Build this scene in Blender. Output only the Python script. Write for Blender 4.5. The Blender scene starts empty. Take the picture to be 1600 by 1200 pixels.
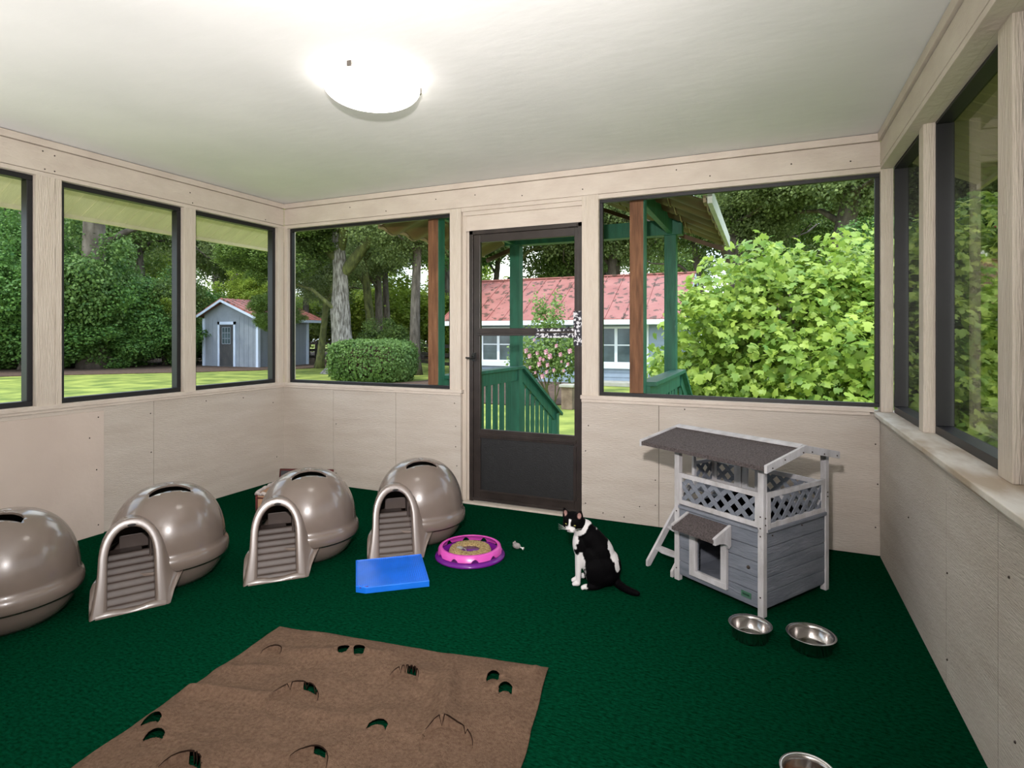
import bpy, bmesh, math, random
import numpy as np
from mathutils import Vector, Matrix, noise
random.seed(7)
RS = np.random.RandomState(11)
SC = bpy.context.scene
COL = SC.collection
R = math.radians

# ------------------------------------------------------------------ camera, sky, sun, exposure
SC.view_settings.view_transform = 'Standard'
SC.view_settings.look = 'None'
SC.view_settings.gamma = 1.0
SC.view_settings.use_curve_mapping = False
SC.view_settings.exposure = 0.0

cam_d = bpy.data.cameras.new('camera')
cam = bpy.data.objects.new('camera', cam_d)
COL.objects.link(cam)
SC.camera = cam
FPX = 906.46
cam_d.sensor_fit = 'HORIZONTAL'
cam_d.sensor_width = 36.0
cam_d.lens = 36.0 * FPX / 1600.0
cam_d.shift_y = -(600 - 522.94) / 1600.0
cam_d.clip_end = 400
cam.location = (3.770, -3.747, 1.226)
cam.rotation_euler = (R(90), 0, 0.414)

world = bpy.data.worlds.new('sky')
SC.world = world
world.use_nodes = True
wn = world.node_tree
wn.nodes.clear()
w_out = wn.nodes.new('ShaderNodeOutputWorld')
w_bg = wn.nodes.new('ShaderNodeBackground')
w_tc = wn.nodes.new('ShaderNodeTexCoord')
w_sep = wn.nodes.new('ShaderNodeSeparateXYZ')
w_r = wn.nodes.new('ShaderNodeValToRGB')
w_n = wn.nodes.new('ShaderNodeTexNoise')
w_mix = wn.nodes.new('ShaderNodeMix')
w_mix.data_type = 'RGBA'
w_r.color_ramp.elements[0].position = 0.0
w_r.color_ramp.elements[0].color = (0.80, 0.88, 1.0, 1)
w_r.color_ramp.elements[1].position = 0.8
w_r.color_ramp.elements[1].color = (0.38, 0.58, 0.95, 1)
w_n.inputs['Scale'].default_value = 3.0
w_n.inputs['Detail'].default_value = 6
w_cr = wn.nodes.new('ShaderNodeValToRGB')
w_cr.color_ramp.elements[0].position = 0.42
w_cr.color_ramp.elements[1].position = 0.58
w_mix.inputs[7].default_value = (1.0, 1.0, 1.0, 1)
wn.links.new(w_tc.outputs['Generated'], w_sep.inputs[0])
wn.links.new(w_sep.outputs[2], w_r.inputs[0])
wn.links.new(w_tc.outputs['Generated'], w_n.inputs['Vector'])
wn.links.new(w_n.outputs[0], w_cr.inputs[0])
wn.links.new(w_cr.outputs[0], w_mix.inputs[0])
wn.links.new(w_r.outputs[0], w_mix.inputs[6])
wn.links.new(w_mix.outputs[2], w_bg.inputs[0])
wn.links.new(w_bg.outputs[0], w_out.inputs[0])
w_bg.inputs[1].default_value = 3.2


def light(name, kind, loc, energy, color=(1, 1, 1), size=None, aim=None):
    d = bpy.data.lights.new(name, kind)
    d.energy = energy
    d.color = color
    if kind == 'AREA':
        d.shape = 'DISK'
        d.size = size
    elif size is not None and kind == 'POINT':
        d.shadow_soft_size = size
    o = bpy.data.objects.new(name, d)
    COL.objects.link(o)
    o.location = loc
    if aim is not None:
        o.rotation_euler = (Vector(aim) - Vector(loc)).to_track_quat('-Z', 'Y').to_euler()
    return o


sun = light('sun', 'SUN', (0, 0, 30), 2.7, (1.0, 0.95, 0.84), aim=(0.26, 0.50, 30 - 0.95))
sun.data.angle = R(0.6)
# the photographer's flash on its stand just above the camera
light('camera_flash', 'AREA', (3.66, -3.72, 1.60), 49.0, (1.0, 0.945, 0.925), size=0.08, aim=(1.5, 0.0, 1.2)).data.spread = R(104)
# second flash head turned up to bounce off the ceiling behind the camera
bounce = light('bounce_fill', 'AREA', (3.35, -4.15, 0.95), 70.0, (1.0, 0.96, 0.95), size=0.35, aim=(3.2, -3.85, 2.34))
bounce.data.spread = R(150)
left_fill = light('bounce_fill', 'AREA', (0.75, -3.45, 0.70), 21.0, (1.0, 0.95, 0.96), size=0.35, aim=(0.8, -3.25, 2.34))  # added head out of frame on the left, evens out the ceiling
left_fill.data.spread = R(160)

# ------------------------------------------------------------------ materials


def mat(name, color, rough=0.6, var=0.0, scale=8.0, stretch=(1, 1, 1), bump=0.0, bscale=None, metal=0.0,
        color2=None, spec=0.5, ramp=(0.3, 0.7), detail=4.0, coat=0.0, bstretch=None):
    m = bpy.data.materials.new(name)
    m.use_nodes = True
    nt = m.node_tree
    b = nt.nodes['Principled BSDF']
    b.inputs['Roughness'].default_value = rough
    b.inputs['Metallic'].default_value = metal
    b.inputs['Specular IOR Level'].default_value = spec
    b.inputs['Coat Weight'].default_value = coat
    b.inputs['Base Color'].default_value = (*color, 1)
    if color2 is None and var > 0:
        color2 = tuple(min(1, c * (1 + var)) for c in color)
        color = tuple(c * (1 - var) for c in color)
    tc = nt.nodes.new('ShaderNodeTexCoord')
    if color2 is not None:
        mp = nt.nodes.new('ShaderNodeMapping')
        mp.inputs['Scale'].default_value = stretch
        n = nt.nodes.new('ShaderNodeTexNoise')
        n.inputs['Scale'].default_value = scale
        n.inputs['Detail'].default_value = detail
        cr = nt.nodes.new('ShaderNodeValToRGB')
        cr.color_ramp.elements[0].position = ramp[0]
        cr.color_ramp.elements[1].position = ramp[1]
        cr.color_ramp.elements[0].color = (*color, 1)
        cr.color_ramp.elements[1].color = (*color2, 1)
        nt.links.new(tc.outputs['Object'], mp.inputs[0])
        nt.links.new(mp.outputs[0], n.inputs['Vector'])
        nt.links.new(n.outputs[0], cr.inputs[0])
        nt.links.new(cr.outputs[0], b.inputs['Base Color'])
    if bump > 0:
        mp2 = nt.nodes.new('ShaderNodeMapping')
        mp2.inputs['Scale'].default_value = bstretch or stretch
        n2 = nt.nodes.new('ShaderNodeTexNoise')
        n2.inputs['Scale'].default_value = bscale or scale * 4
        n2.inputs['Detail'].default_value = 3
        bp = nt.nodes.new('ShaderNodeBump')
        bp.inputs['Strength'].default_value = bump
        bp.inputs['Distance'].default_value = 0.01
        nt.links.new(tc.outputs['Object'], mp2.inputs[0])
        nt.links.new(mp2.outputs[0], n2.inputs['Vector'])
        nt.links.new(n2.outputs[0], bp.inputs['Height'])
        nt.links.new(bp.outputs[0], b.inputs['Normal'])
    return m


def leafmat(name, dark, light_, trans=0.35, rough=0.5, spec=0.3):
    m = bpy.data.materials.new(name)
    m.use_nodes = True
    nt = m.node_tree
    nt.nodes.clear()
    out = nt.nodes.new('ShaderNodeOutputMaterial')
    at = nt.nodes.new('ShaderNodeAttribute')
    at.attribute_name = 'rnd'
    cr = nt.nodes.new('ShaderNodeValToRGB')
    cr.color_ramp.elements[0].color = (*dark, 1)
    cr.color_ramp.elements[1].color = (*light_, 1)
    d = nt.nodes.new('ShaderNodeBsdfPrincipled')
    d.inputs['Roughness'].default_value = rough
    d.inputs['Specular IOR Level'].default_value = spec
    t = nt.nodes.new('ShaderNodeBsdfTranslucent')
    mx = nt.nodes.new('ShaderNodeMixShader')
    mx.inputs[0].default_value = trans
    nt.links.new(at.outputs['Fac'], cr.inputs[0])
    nt.links.new(cr.outputs[0], d.inputs['Base Color'])
    nt.links.new(cr.outputs[0], t.inputs[0])
    nt.links.new(d.outputs[0], mx.inputs[1])
    nt.links.new(t.outputs[0], mx.inputs[2])
    nt.links.new(mx.outputs[0], out.inputs[0])
    return m


def glassmat(name, tint, refl=1.0):
    m = bpy.data.materials.new(name)
    m.use_nodes = True
    nt = m.node_tree
    nt.nodes.clear()
    out = nt.nodes.new('ShaderNodeOutputMaterial')
    t = nt.nodes.new('ShaderNodeBsdfTransparent')
    t.inputs[0].default_value = (*tint, 1)
    g = nt.nodes.new('ShaderNodeBsdfGlossy')
    g.inputs['Roughness'].default_value = 0.02
    g.inputs[0].default_value = (refl, refl, refl, 1)
    lw = nt.nodes.new('ShaderNodeLayerWeight')
    pw_ = nt.nodes.new('ShaderNodeMath')
    pw_.operation = 'POWER'
    pw_.inputs[1].default_value = 5.0
    f = nt.nodes.new('ShaderNodeMath')
    f.operation = 'MULTIPLY_ADD'
    f.inputs[1].default_value = 0.9
    f.inputs[2].default_value = 0.0
    lw.inputs['Blend'].default_value = 0.5
    nt.links.new(lw.outputs['Facing'], pw_.inputs[0])
    nt.links.new(pw_.outputs[0], f.inputs[0])
    mx = nt.nodes.new('ShaderNodeMixShader')
    nt.links.new(f.outputs[0], mx.inputs[0])
    nt.links.new(t.outputs[0], mx.inputs[1])
    nt.links.new(g.outputs[0], mx.inputs[2])
    nt.links.new(mx.outputs[0], out.inputs[0])
    return m


M = {}
M['wall'] = mat('beige_paint', (0.47, 0.41, 0.355), 0.75, scale=2.5, color2=(0.54, 0.485, 0.43), stretch=(1.0, 1.0, 7),
                bump=0.55, bscale=26, bstretch=(1, 1, 9), detail=7)
M['patch'] = mat('pinkish_patch_board_paint', (0.53, 0.44, 0.385), 0.7, scale=3, color2=(0.58, 0.49, 0.43), bump=0.2, bscale=20)
M['trim'] = mat('beige_trim_paint', (0.53, 0.455, 0.395), 0.7, scale=5, color2=(0.61, 0.54, 0.47), stretch=(1, 1, 2),
                bump=0.4, bscale=22, bstretch=(1.2, 1.2, 3), detail=8)
M['post'] = mat('beige_post_paint', (0.56, 0.485, 0.41), 0.7, scale=6, color2=(0.62, 0.55, 0.475), stretch=(6, 6, 0.8),
                bump=0.7, bscale=26, bstretch=(8, 8, 0.5), detail=8)
M['sill'] = mat('weathered_sill_paint', (0.40, 0.32, 0.24), 0.65, scale=3.2, color2=(0.68, 0.64, 0.58), stretch=(3, 1, 1),
                bump=0.35, ramp=(0.35, 0.6), detail=7)
M['ceiling'] = mat('ceiling_plaster', (0.72, 0.715, 0.71), 0.85, scale=1.6, color2=(0.80, 0.79, 0.785), bump=0.16, bscale=7,
                   bstretch=(1, 2.2, 1), detail=6)
M['carpet'] = mat('green_carpet', (0.0003, 0.0165, 0.006), 0.95, scale=60, color2=(0.0013, 0.046, 0.020), stretch=(1, 1.6, 1),
                  bump=0.9, bscale=90, bstretch=(0.5, 1.6, 1), spec=0.0, detail=8)
M['black'] = mat('black_frame_paint', (0.0055, 0.0055, 0.0075), 0.45, var=0.2, scale=12)
M['bronze'] = mat('dark_bronze_metal', (0.028, 0.021, 0.019), 0.36, var=0.25, scale=10, bump=0.05)
M['kick'] = mat('black_kick_panel', (0.012, 0.012, 0.013), 0.55, var=0.2, scale=30, bump=0.2)
M['pane'] = glassmat('clear_pane', (0.93, 0.95, 0.93))
M['pane_right'] = glassmat('grazing_dimmed_pane', (0.62, 0.61, 0.58), 0.8)  # darker tint stands for the dimming of panes seen at a grazing angle
M['taupe'] = mat('pearl_taupe_plastic', (0.15, 0.117, 0.099), 0.27, var=0.05, scale=5, coat=0.5)
M['taupe_shaded'] = mat('taupe_plastic_shade_darkened', (0.062, 0.045, 0.038), 0.5, var=0.12, scale=14)  # dome plastic darkened, shade inside the hood put into the colour
M['dark'] = mat('dark_void', (0.012, 0.011, 0.011), 0.7)
M['rug'] = mat('brown_felt', (0.095, 0.058, 0.038), 1.0, scale=90, color2=(0.155, 0.10, 0.068), bump=0.6, bscale=260, spec=0.05, detail=6)
M['slit_shade'] = mat('dark_slit_shade', (0.018, 0.011, 0.008), 1.0, spec=0.0)  # dark colour stands for the shade in the rug's slits
M['blue'] = mat('bright_blue_plastic', (0.008, 0.16, 0.74), 0.4, var=0.12, scale=9)
M['purple'] = mat('purple_plastic', (0.13, 0.008, 0.21), 0.22)
M['pink'] = mat('pink_plastic', (0.62, 0.075, 0.42), 0.3)
M['card'] = mat('corrugated_cardboard', (0.20, 0.12, 0.035), 0.95, scale=130, color2=(0.55, 0.42, 0.20), bump=1.0, bscale=180, ramp=(0.35, 0.65))
M['white_wood'] = mat('whitewashed_wood', (0.36, 0.345, 0.345), 0.6, scale=6, color2=(0.52, 0.51, 0.53), stretch=(3, 3, 1.2), bump=0.35, bscale=30)
M['gray_wood'] = mat('gray_stained_wood', (0.12, 0.135, 0.165), 0.6, scale=5, color2=(0.185, 0.20, 0.235), stretch=(1, 1, 6), bump=0.4, bscale=24)
M['felt'] = mat('asphalt_felt', (0.035, 0.027, 0.026), 0.95, scale=150, color2=(0.13, 0.105, 0.105), bump=0.8, bscale=260)
M['steel'] = mat('brushed_steel', (0.42, 0.40, 0.39), 0.20, metal=1.0, var=0.05, scale=20, stretch=(1, 1, 12))
M['food'] = mat('dry_kibble', (0.16, 0.055, 0.015), 0.8, scale=60, color2=(0.40, 0.17, 0.05), bump=0.6, bscale=120)
M['screw'] = mat('rusty_screw_head', (0.035, 0.022, 0.016), 0.6)
M['green_label'] = mat('green_maker_plate', (0.05, 0.13, 0.085), 0.5)
M['green_mark'] = mat('dark_green_print', (0.012, 0.05, 0.03), 0.5)
M['pgreen'] = mat('green_porch_paint', (0.022, 0.135, 0.088), 0.5, var=0.25, scale=6, stretch=(3, 3, 0.6), bump=0.2)
M['cedar'] = mat('cedar_post_wood', (0.14, 0.052, 0.026), 0.7, scale=9, color2=(0.30, 0.125, 0.065), stretch=(5, 5, 0.6), bump=0.3)
M['brownsheet'] = mat('brown_roofing_sheet', (0.055, 0.024, 0.011), 0.5, scale=3, color2=(0.15, 0.07, 0.032), bump=0.1)
M['tanwood'] = mat('tan_fascia_wood', (0.38, 0.29, 0.17), 0.7, var=0.2, scale=8)
M['gutter'] = mat('white_gutter_paint', (0.62, 0.62, 0.58), 0.5, var=0.1, scale=10)
M['deck'] = mat('deck_boards', (0.13, 0.11, 0.09), 0.8, var=0.3, scale=5, stretch=(1, 8, 1))
M['soffit'] = mat('soffit_siding_paint', (0.74, 0.68, 0.50), 0.8, var=0.06, scale=6, stretch=(1, 4, 1), bump=0.3, bscale=30)
M['bluesiding'] = mat('pale_blue_siding', (0.25, 0.31, 0.40), 0.7, var=0.06, scale=6)
M['shedgray'] = mat('blue_gray_shed_siding', (0.22, 0.25, 0.31), 0.75, var=0.06, scale=4)
M['shedtrim'] = mat('pale_blue_trim', (0.52, 0.60, 0.78), 0.6)
M['redroof'] = mat('faded_red_metal', (0.28, 0.088, 0.074), 0.5, scale=1.6, color2=(0.37, 0.145, 0.125), detail=5)
M['whitepaint'] = mat('white_paint', (0.66, 0.70, 0.76), 0.5)
M['darkglass'] = mat('dark_window_glass', (0.06, 0.085, 0.10), 0.12, var=0.4, scale=2)
M['concrete'] = mat('pale_concrete', (0.40, 0.38, 0.34), 0.85, var=0.12, scale=5)
M['whiteplastic'] = mat('white_plastic', (0.62, 0.65, 0.70), 0.4)
M['fence'] = mat('weathered_fence_wood', (0.045, 0.037, 0.03), 0.9, var=0.3, scale=6)
M['bark'] = mat('grey_bark', (0.055, 0.042, 0.033), 0.95, scale=3.5, color2=(0.19, 0.16, 0.135), stretch=(3, 3, 0.7), bump=1.0, bscale=9, detail=8)
M['oakbark'] = mat('pale_oak_bark', (0.11, 0.095, 0.085), 0.95, scale=5, color2=(0.40, 0.37, 0.36), stretch=(4, 4, 0.6), bump=1.0, bscale=9, ramp=(0.4, 0.62), detail=8)
M['moss'] = mat('mossy_bark', (0.045, 0.05, 0.022), 0.95, scale=3.5, color2=(0.17, 0.18, 0.06), stretch=(2, 2, 0.8), bump=0.8, bscale=9)
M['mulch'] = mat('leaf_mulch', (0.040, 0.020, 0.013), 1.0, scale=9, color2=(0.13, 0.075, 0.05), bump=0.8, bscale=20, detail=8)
M['lawn'] = mat('lawn_grass', (0.125, 0.17, 0.045), 0.95, scale=1.3, color2=(0.33, 0.37, 0.09), bump=0.8, bscale=35, detail=10, ramp=(0.35, 0.65), spec=0.1)
M['brick'] = mat('weathered_brick', (0.13, 0.085, 0.06), 0.9, scale=6, color2=(0.28, 0.20, 0.15), bump=0.5)
M['redcloth'] = mat('dark_red_fabric', (0.10, 0.018, 0.016), 0.9, var=0.2, scale=30)
M['greycloth'] = mat('charcoal_fabric', (0.05, 0.05, 0.055), 0.95, var=0.2, scale=30)
M['tancloth'] = mat('tan_fabric', (0.42, 0.25, 0.15), 0.9, var=0.15, scale=20)
M['fleece'] = mat('white_fleece', (0.55, 0.48, 0.46), 1.0, var=0.15, scale=60, bump=1.0, bscale=120)
M['mouse'] = mat('grey_felt', (0.24, 0.23, 0.22), 1.0, var=0.2, scale=80)
M['whitefelt'] = mat('white_felt', (0.7, 0.7, 0.68), 1.0)
M['chrome'] = mat('dull_clip_metal', (0.20, 0.18, 0.16), 0.4, metal=1.0)
M['knob'] = mat('black_latch_metal', (0.008, 0.008, 0.008), 0.3)

L = {}
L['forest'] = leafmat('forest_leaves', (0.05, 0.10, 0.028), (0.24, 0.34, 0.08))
L['shade'] = leafmat('deep_green_leaves', (0.04, 0.12, 0.035), (0.21, 0.38, 0.085))
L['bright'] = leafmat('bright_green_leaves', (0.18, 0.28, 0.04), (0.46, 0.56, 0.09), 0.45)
L['fig'] = leafmat('fig_leaves', (0.13, 0.27, 0.05), (0.52, 0.64, 0.12), 0.40, 0.42, 0.4)
L['hedge'] = leafmat('hedge_leaves', (0.05, 0.12, 0.03), (0.21, 0.33, 0.09))
L['rose'] = leafmat('rose_leaves', (0.10, 0.20, 0.05), (0.36, 0.48, 0.16), 0.4)
L['petal'] = leafmat('pink_petals', (0.66, 0.26, 0.36), (0.90, 0.66, 0.72), 0.3)
L['redleaf'] = leafmat('red_petals', (0.30, 0.03, 0.03), (0.5, 0.08, 0.06), 0.3)
L['oakleaf'] = leafmat('oak_leaves', (0.08, 0.12, 0.045), (0.33, 0.41, 0.15), 0.45)
L['grass'] = leafmat('grass_tufts', (0.12, 0.26, 0.03), (0.35, 0.5, 0.07), 0.4)

# patterned tape on the door (black with white petals)
m = mat('patterned_tape', (0.01, 0.01, 0.02), 0.5, scale=55, color2=(0.62, 0.62, 0.66), ramp=(0.5, 0.54), detail=2)
M['tape'] = m
# ribbed blue top, red roof with leaf litter, pale ceiling light glass
nt = M['redroof'].node_tree
b = nt.nodes['Principled BSDF']
src = b.inputs['Base Color'].links[0].from_socket
tc = nt.nodes.new('ShaderNodeTexCoord')
n = nt.nodes.new('ShaderNodeTexNoise')
n.inputs['Scale'].default_value = 4.5
n.inputs['Detail'].default_value = 7
mp = nt.nodes.new('ShaderNodeMapping')
mp.inputs['Scale'].default_value = (1, 0.7, 1.6)
nt.links.new(tc.outputs['Object'], mp.inputs[0])
nt.links.new(mp.outputs[0], n.inputs['Vector'])
cr = nt.nodes.new('ShaderNodeValToRGB')
cr.color_ramp.elements[0].position = 0.555
cr.color_ramp.elements[1].position = 0.60
mx = nt.nodes.new('ShaderNodeMix')
mx.data_type = 'RGBA'
mx.inputs[7].default_value = (0.10, 0.045, 0.03, 1)
nt.links.new(n.outputs[0], cr.inputs[0])
nt.links.new(cr.outputs[0], mx.inputs[0])
nt.links.new(src, mx.inputs[6])
nt.links.new(mx.outputs[2], b.inputs['Base Color'])

m = bpy.data.materials.new('lit_glass_bowl')
m.use_nodes = True
b = m.node_tree.nodes['Principled BSDF']
b.inputs['Base Color'].default_value = (0.9, 0.88, 0.84, 1)
b.inputs['Roughness'].default_value = 0.25
b.inputs['Emission Color'].default_value = (1.0, 0.95, 0.88, 1)
b.inputs['Emission Strength'].default_value = 6.0
M['lampglass'] = m

# ------------------------------------------------------------------ mesh helpers


def rz(a):
    return Matrix.Rotation(a, 3, 'Z')


class MB:
    """collects shapes into one mesh"""

    def __init__(s):
        s.v = []
        s.f = []
        s.smooth = []

    def add(s, vs, fs, smooth=False):
        k = len(s.v)
        s.v.extend([tuple(p) for p in vs])
        s.f.extend([tuple(i + k for i in f) for f in fs])
        s.smooth.extend([smooth] * len(fs))
        return s

    def box(s, a, b, m=None):
        x0, y0, z0 = a
        x1, y1, z1 = b
        P = [(x, y, z) for z in (z0, z1) for y in (y0, y1) for x in (x0, x1)]
        if m is not None:
            P = [tuple(m @ Vector(p)) for p in P]
        return s.add(P, [(0, 2, 3, 1), (4, 5, 7, 6), (0, 1, 5, 4), (2, 6, 7, 3), (0, 4, 6, 2), (1, 3, 7, 5)])

    def bar(s, p, q, w, h, up=(0, 0, 1)):
        """box beam from p to q, width w across, height h along up"""
        p = Vector(p)
        q = Vector(q)
        d = (q - p).normalized()
        u = Vector(up)
        sd = d.cross(u)
        if sd.length < 1e-4:
            sd = d.cross(Vector((1, 0, 0)))
        sd.normalize()
        u = sd.cross(d).normalized()
        P = []
        for e in (p, q):
            for a, c in ((-1, -1), (1, -1), (1, 1), (-1, 1)):
                P.append(e + sd * a * w / 2 + u * c * h / 2)
        return s.add(P, [(0, 1, 2, 3), (7, 6, 5, 4), (0, 4, 5, 1), (1, 5, 6, 2), (2, 6, 7, 3), (3, 7, 4, 0)])

    def prism(s, pts, a, b, axis='y', m=None):
        """extrude a 2-D outline (u,v) along an axis from a to b"""
        n = len(pts)
        P = []
        for t in (a, b):
            for (u, v) in pts:
                P.append({'y': (u, t, v), 'x': (t, u, v), 'z': (u, v, t)}[axis])
        if m is not None:
            P = [tuple(m @ Vector(p)) for p in P]
        F = [tuple(range(n)), tuple(range(2 * n - 1, n - 1, -1))]
        F += [(i, i + n, (i + 1) % n + n, (i + 1) % n) for i in range(n)]
        return s.add(P, F)

    def tube(s, path, rad, n=10, cap=True, smooth=True):
        path = [Vector(p) for p in path]
        if not hasattr(rad, '__len__'):
            rad = [rad] * len(path)
        P = []
        ref = Vector((0, 0, 1))
        for i, p in enumerate(path):
            d = (path[min(i + 1, len(path) - 1)] - path[max(i - 1, 0)]).normalized()
            a = d.cross(ref)
            if a.length < 0.05:
                a = d.cross(Vector((0, 1, 0)))
            a.normalize()
            c = a.cross(d).normalized()
            for j in range(n):
                t = 2 * math.pi * j / n
                P.append(p + (a * math.cos(t) + c * math.sin(t)) * rad[i])
        F = []
        for i in range(len(path) - 1):
            for j in range(n):
                k = (j + 1) % n
                F.append((i * n + j, i * n + k, (i + 1) * n + k, (i + 1) * n + j))
        if cap:
            F.append(tuple(range(n - 1, -1, -1)))
            F.append(tuple(range((len(path) - 1) * n, len(path) * n)))
        return s.add(P, F, smooth)

    def lathe(s, prof, n=64, closed=False, c=(0, 0, 0), smooth=True, sx=1, sy=1):
        P = []
        for (r, z) in prof:
            for j in range(n):
                t = 2 * math.pi * j / n
                P.append((c[0] + r * sx * math.cos(t), c[1] + r * sy * math.sin(t), c[2] + z))
        F = []
        m_ = len(prof)
        for i in range(m_ if closed else m_ - 1):
            i2 = (i + 1) % m_
            for j in range(n):
                k = (j + 1) % n
                F.append((i * n + j, i * n + k, i2 * n + k, i2 * n + j))
        return s.add(P, F, smooth)

    def ball(s, c, r, n=12, k=8, m=None):
        P = []
        F = []
        for i in range(k + 1):
            ph = math.pi * i / k
            for j in range(n):
                t = 2 * math.pi * j / n
                p = Vector((r[0] * math.sin(ph) * math.cos(t), r[1] * math.sin(ph) * math.sin(t), r[2] * math.cos(ph)))
                if m is not None:
                    p = m @ p
                P.append((c[0] + p[0], c[1] + p[1], c[2] + p[2]))
        for i in range(k):
            for j in range(n):
                q = (j + 1) % n
                F.append((i * n + j, (i + 1) * n + j, (i + 1) * n + q, i * n + q))
        return s.add(P, F, True)

    def build(s, name, material, parent=None, bevel=0.0, loc=None, rot=0.0, weld=False, fixvol=False):
        me = bpy.data.meshes.new(name)
        me.from_pydata(s.v, [], s.f)
        me.polygons.foreach_set('use_smooth', s.smooth)
        bm = bmesh.new()
        bm.from_mesh(me)
        if weld:
            bmesh.ops.remove_doubles(bm, verts=bm.verts, dist=1e-5)
        bmesh.ops.recalc_face_normals(bm, faces=bm.faces)
        if fixvol and bm.calc_volume(signed=True) < 0:
            bmesh.ops.reverse_faces(bm, faces=bm.faces)
        bm.to_mesh(me)
        bm.free()
        me.materials.append(material)
        me.update()
        o = bpy.data.objects.new(name, me)
        COL.objects.link(o)
        if parent:
            o.parent = parent
        if loc is not None:
            o.location = loc
        o.rotation_euler.z = rot
        if bevel > 0:
            bv = o.modifiers.new('bevel', 'BEVEL')
            bv.width = bevel
            bv.segments = 2
            bv.limit_method = 'ANGLE'
            bv.angle_limit = R(40)
        return o


def thing(name, label, cat, loc=(0, 0, 0), rot=0.0, group=None):
    o = bpy.data.objects.new(name, None)
    o.empty_display_size = 0.1
    COL.objects.link(o)
    o.location = loc
    o.rotation_euler.z = rot
    return tag(o, label, cat, group)


def tag(o, label, cat, group=None, kind=None):
    o['label'] = label
    o['category'] = cat
    if group:
        o['group'] = group
    if kind:
        o['kind'] = kind
    return o


def struct(o, label=None, cat=None):
    o['kind'] = 'structure'
    if label:
        o['label'] = label
    if cat:
        o['category'] = cat
    return o


def copy_tree(o, parent=None):
    c = o.copy()
    COL.objects.link(c)
    if parent:
        c.parent = parent
    for ch in list(o.children):
        copy_tree(ch, c)
    return c


# ------------------------------------------------------------------ room shell
W = 4.343       # room width, x
H = 2.34        # ceiling
YF = -4.9       # wall behind the camera

struct(MB().box((-0.1, YF, -0.06), (W + 0.15, 0.1, 0.0)).build('floor', M['carpet']), 'dark green indoor outdoor carpet covering the porch floor', 'floor')
struct(MB().box((-0.1, YF, H), (W + 0.15, 0.1, H + 0.03)).build('ceiling', M['ceiling']), 'off-white textured ceiling', 'ceiling')


def nails(parent, pts, axis):
    """little rusty screw heads, each a child of the board that holds it"""
    src_ = None
    for p in pts:
        if src_ is None:
            mb = MB()
            mb.ball((0, 0, 0), (0.0042, 0.0042, 0.0042), 8, 5)
            o = mb.build('screw_head', M['screw'], parent)
            src_ = o
        else:
            o = src_.copy()
            COL.objects.link(o)
            o.parent = parent
        o.location = p


# left wall
LW = [(-4.62, -3.86), (-3.73, -2.73), (-2.60, -1.831), (-1.701, -0.925), (-0.834, -0.062)]
wl = MB()
for a, b_ in ((YF, -3.6), (-3.597, -2.38), (-2.377, -1.150), (-1.147, 0.0)):
    wl.box((-0.1, a, 0), (0, b_, 0.80))
wl.box((-0.11, YF, 0), (-0.02, 0.0, 0.80))
ow = struct(wl.build('wall_left', M['wall']), 'beige painted plywood lower wall under the left windows', 'wall')
nails(ow, [(0, y, z) for y, z in ((-1.17, .12), (-1.165, .44), (-1.17, .7), (-.75, .74), (-.42, .73), (-.12, .66), (-.08, .2))], 'x')
o = MB().box((0.002, -3.9, 0.0), (0.016, -1.477, 0.757)).build('trim_1', M['patch'], bevel=0.001)
struct(o, 'smooth beige patch board screwed over the left wall', 'board')
nails(o, [(0.016, y, z) for y, z in ((-1.51, .72), (-1.52, .40), (-1.51, .06), (-1.56, .60), (-1.9, .1))], 'x')
# left header, crown, posts
wl = MB()
wl.box((-0.10, YF, 2.155), (0, 0.0, 2.294))
wl.box((-0.10, YF, 2.128), (0.001, 0.0, 2.1515))
wl.box((-0.10, YF, 2.14), (-0.012, 0.0, 2.34))
o = struct(wl.build('trim_2', M['trim'], bevel=0.0015), 'beige header board above the left windows', 'header board')
nails(o, [(0, y, z) for y, z in ((-1.80, 2.27), (-1.74, 2.26), (-1.79, 2.17), (-1.74, 2.17), (-.88, 2.24), (-.86, 2.17), (-.2, 2.17))], 'x')
struct(MB().box((-0.02, YF, 2.298), (0.012, 0.0, 2.3365)).build('trim_3', M['trim'], bevel=0.002), 'narrow crown strip along the left ceiling edge', 'crown strip')
posts_l = [(-4.9, -4.62), (-3.86, -3.73), (-2.73, -2.60), (-1.831, -1.701), (-0.925, -0.834), (-0.062, 0.0)]
for i, (a, b_) in enumerate(posts_l):
    p = MB()
    if b_ - a > 0.12:
        p.box((-0.095, a, 0.80), (0.0, b_ - 0.036, 2.15))
        p.box((-0.095, b_ - 0.0345, 0.80), (-0.002, b_, 2.15))
    else:
        p.box((-0.095, a, 0.80), (0.0 if i < 5 else 0.0, b_, 2.15))
    struct(p.build('trim_%d' % (4 + i), M['post'], bevel=0.002), 'beige upright post between the left windows', 'post')
struct(MB().box((-0.12, YF, 0.797), (0.012, 0.0, 0.822)).box((-0.02, YF, 0.78), (0.006, 0.0, 0.799)).build('trim_10', M['trim'], bevel=0.002),
       'beige window ledge running along the left wall', 'window ledge')


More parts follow.
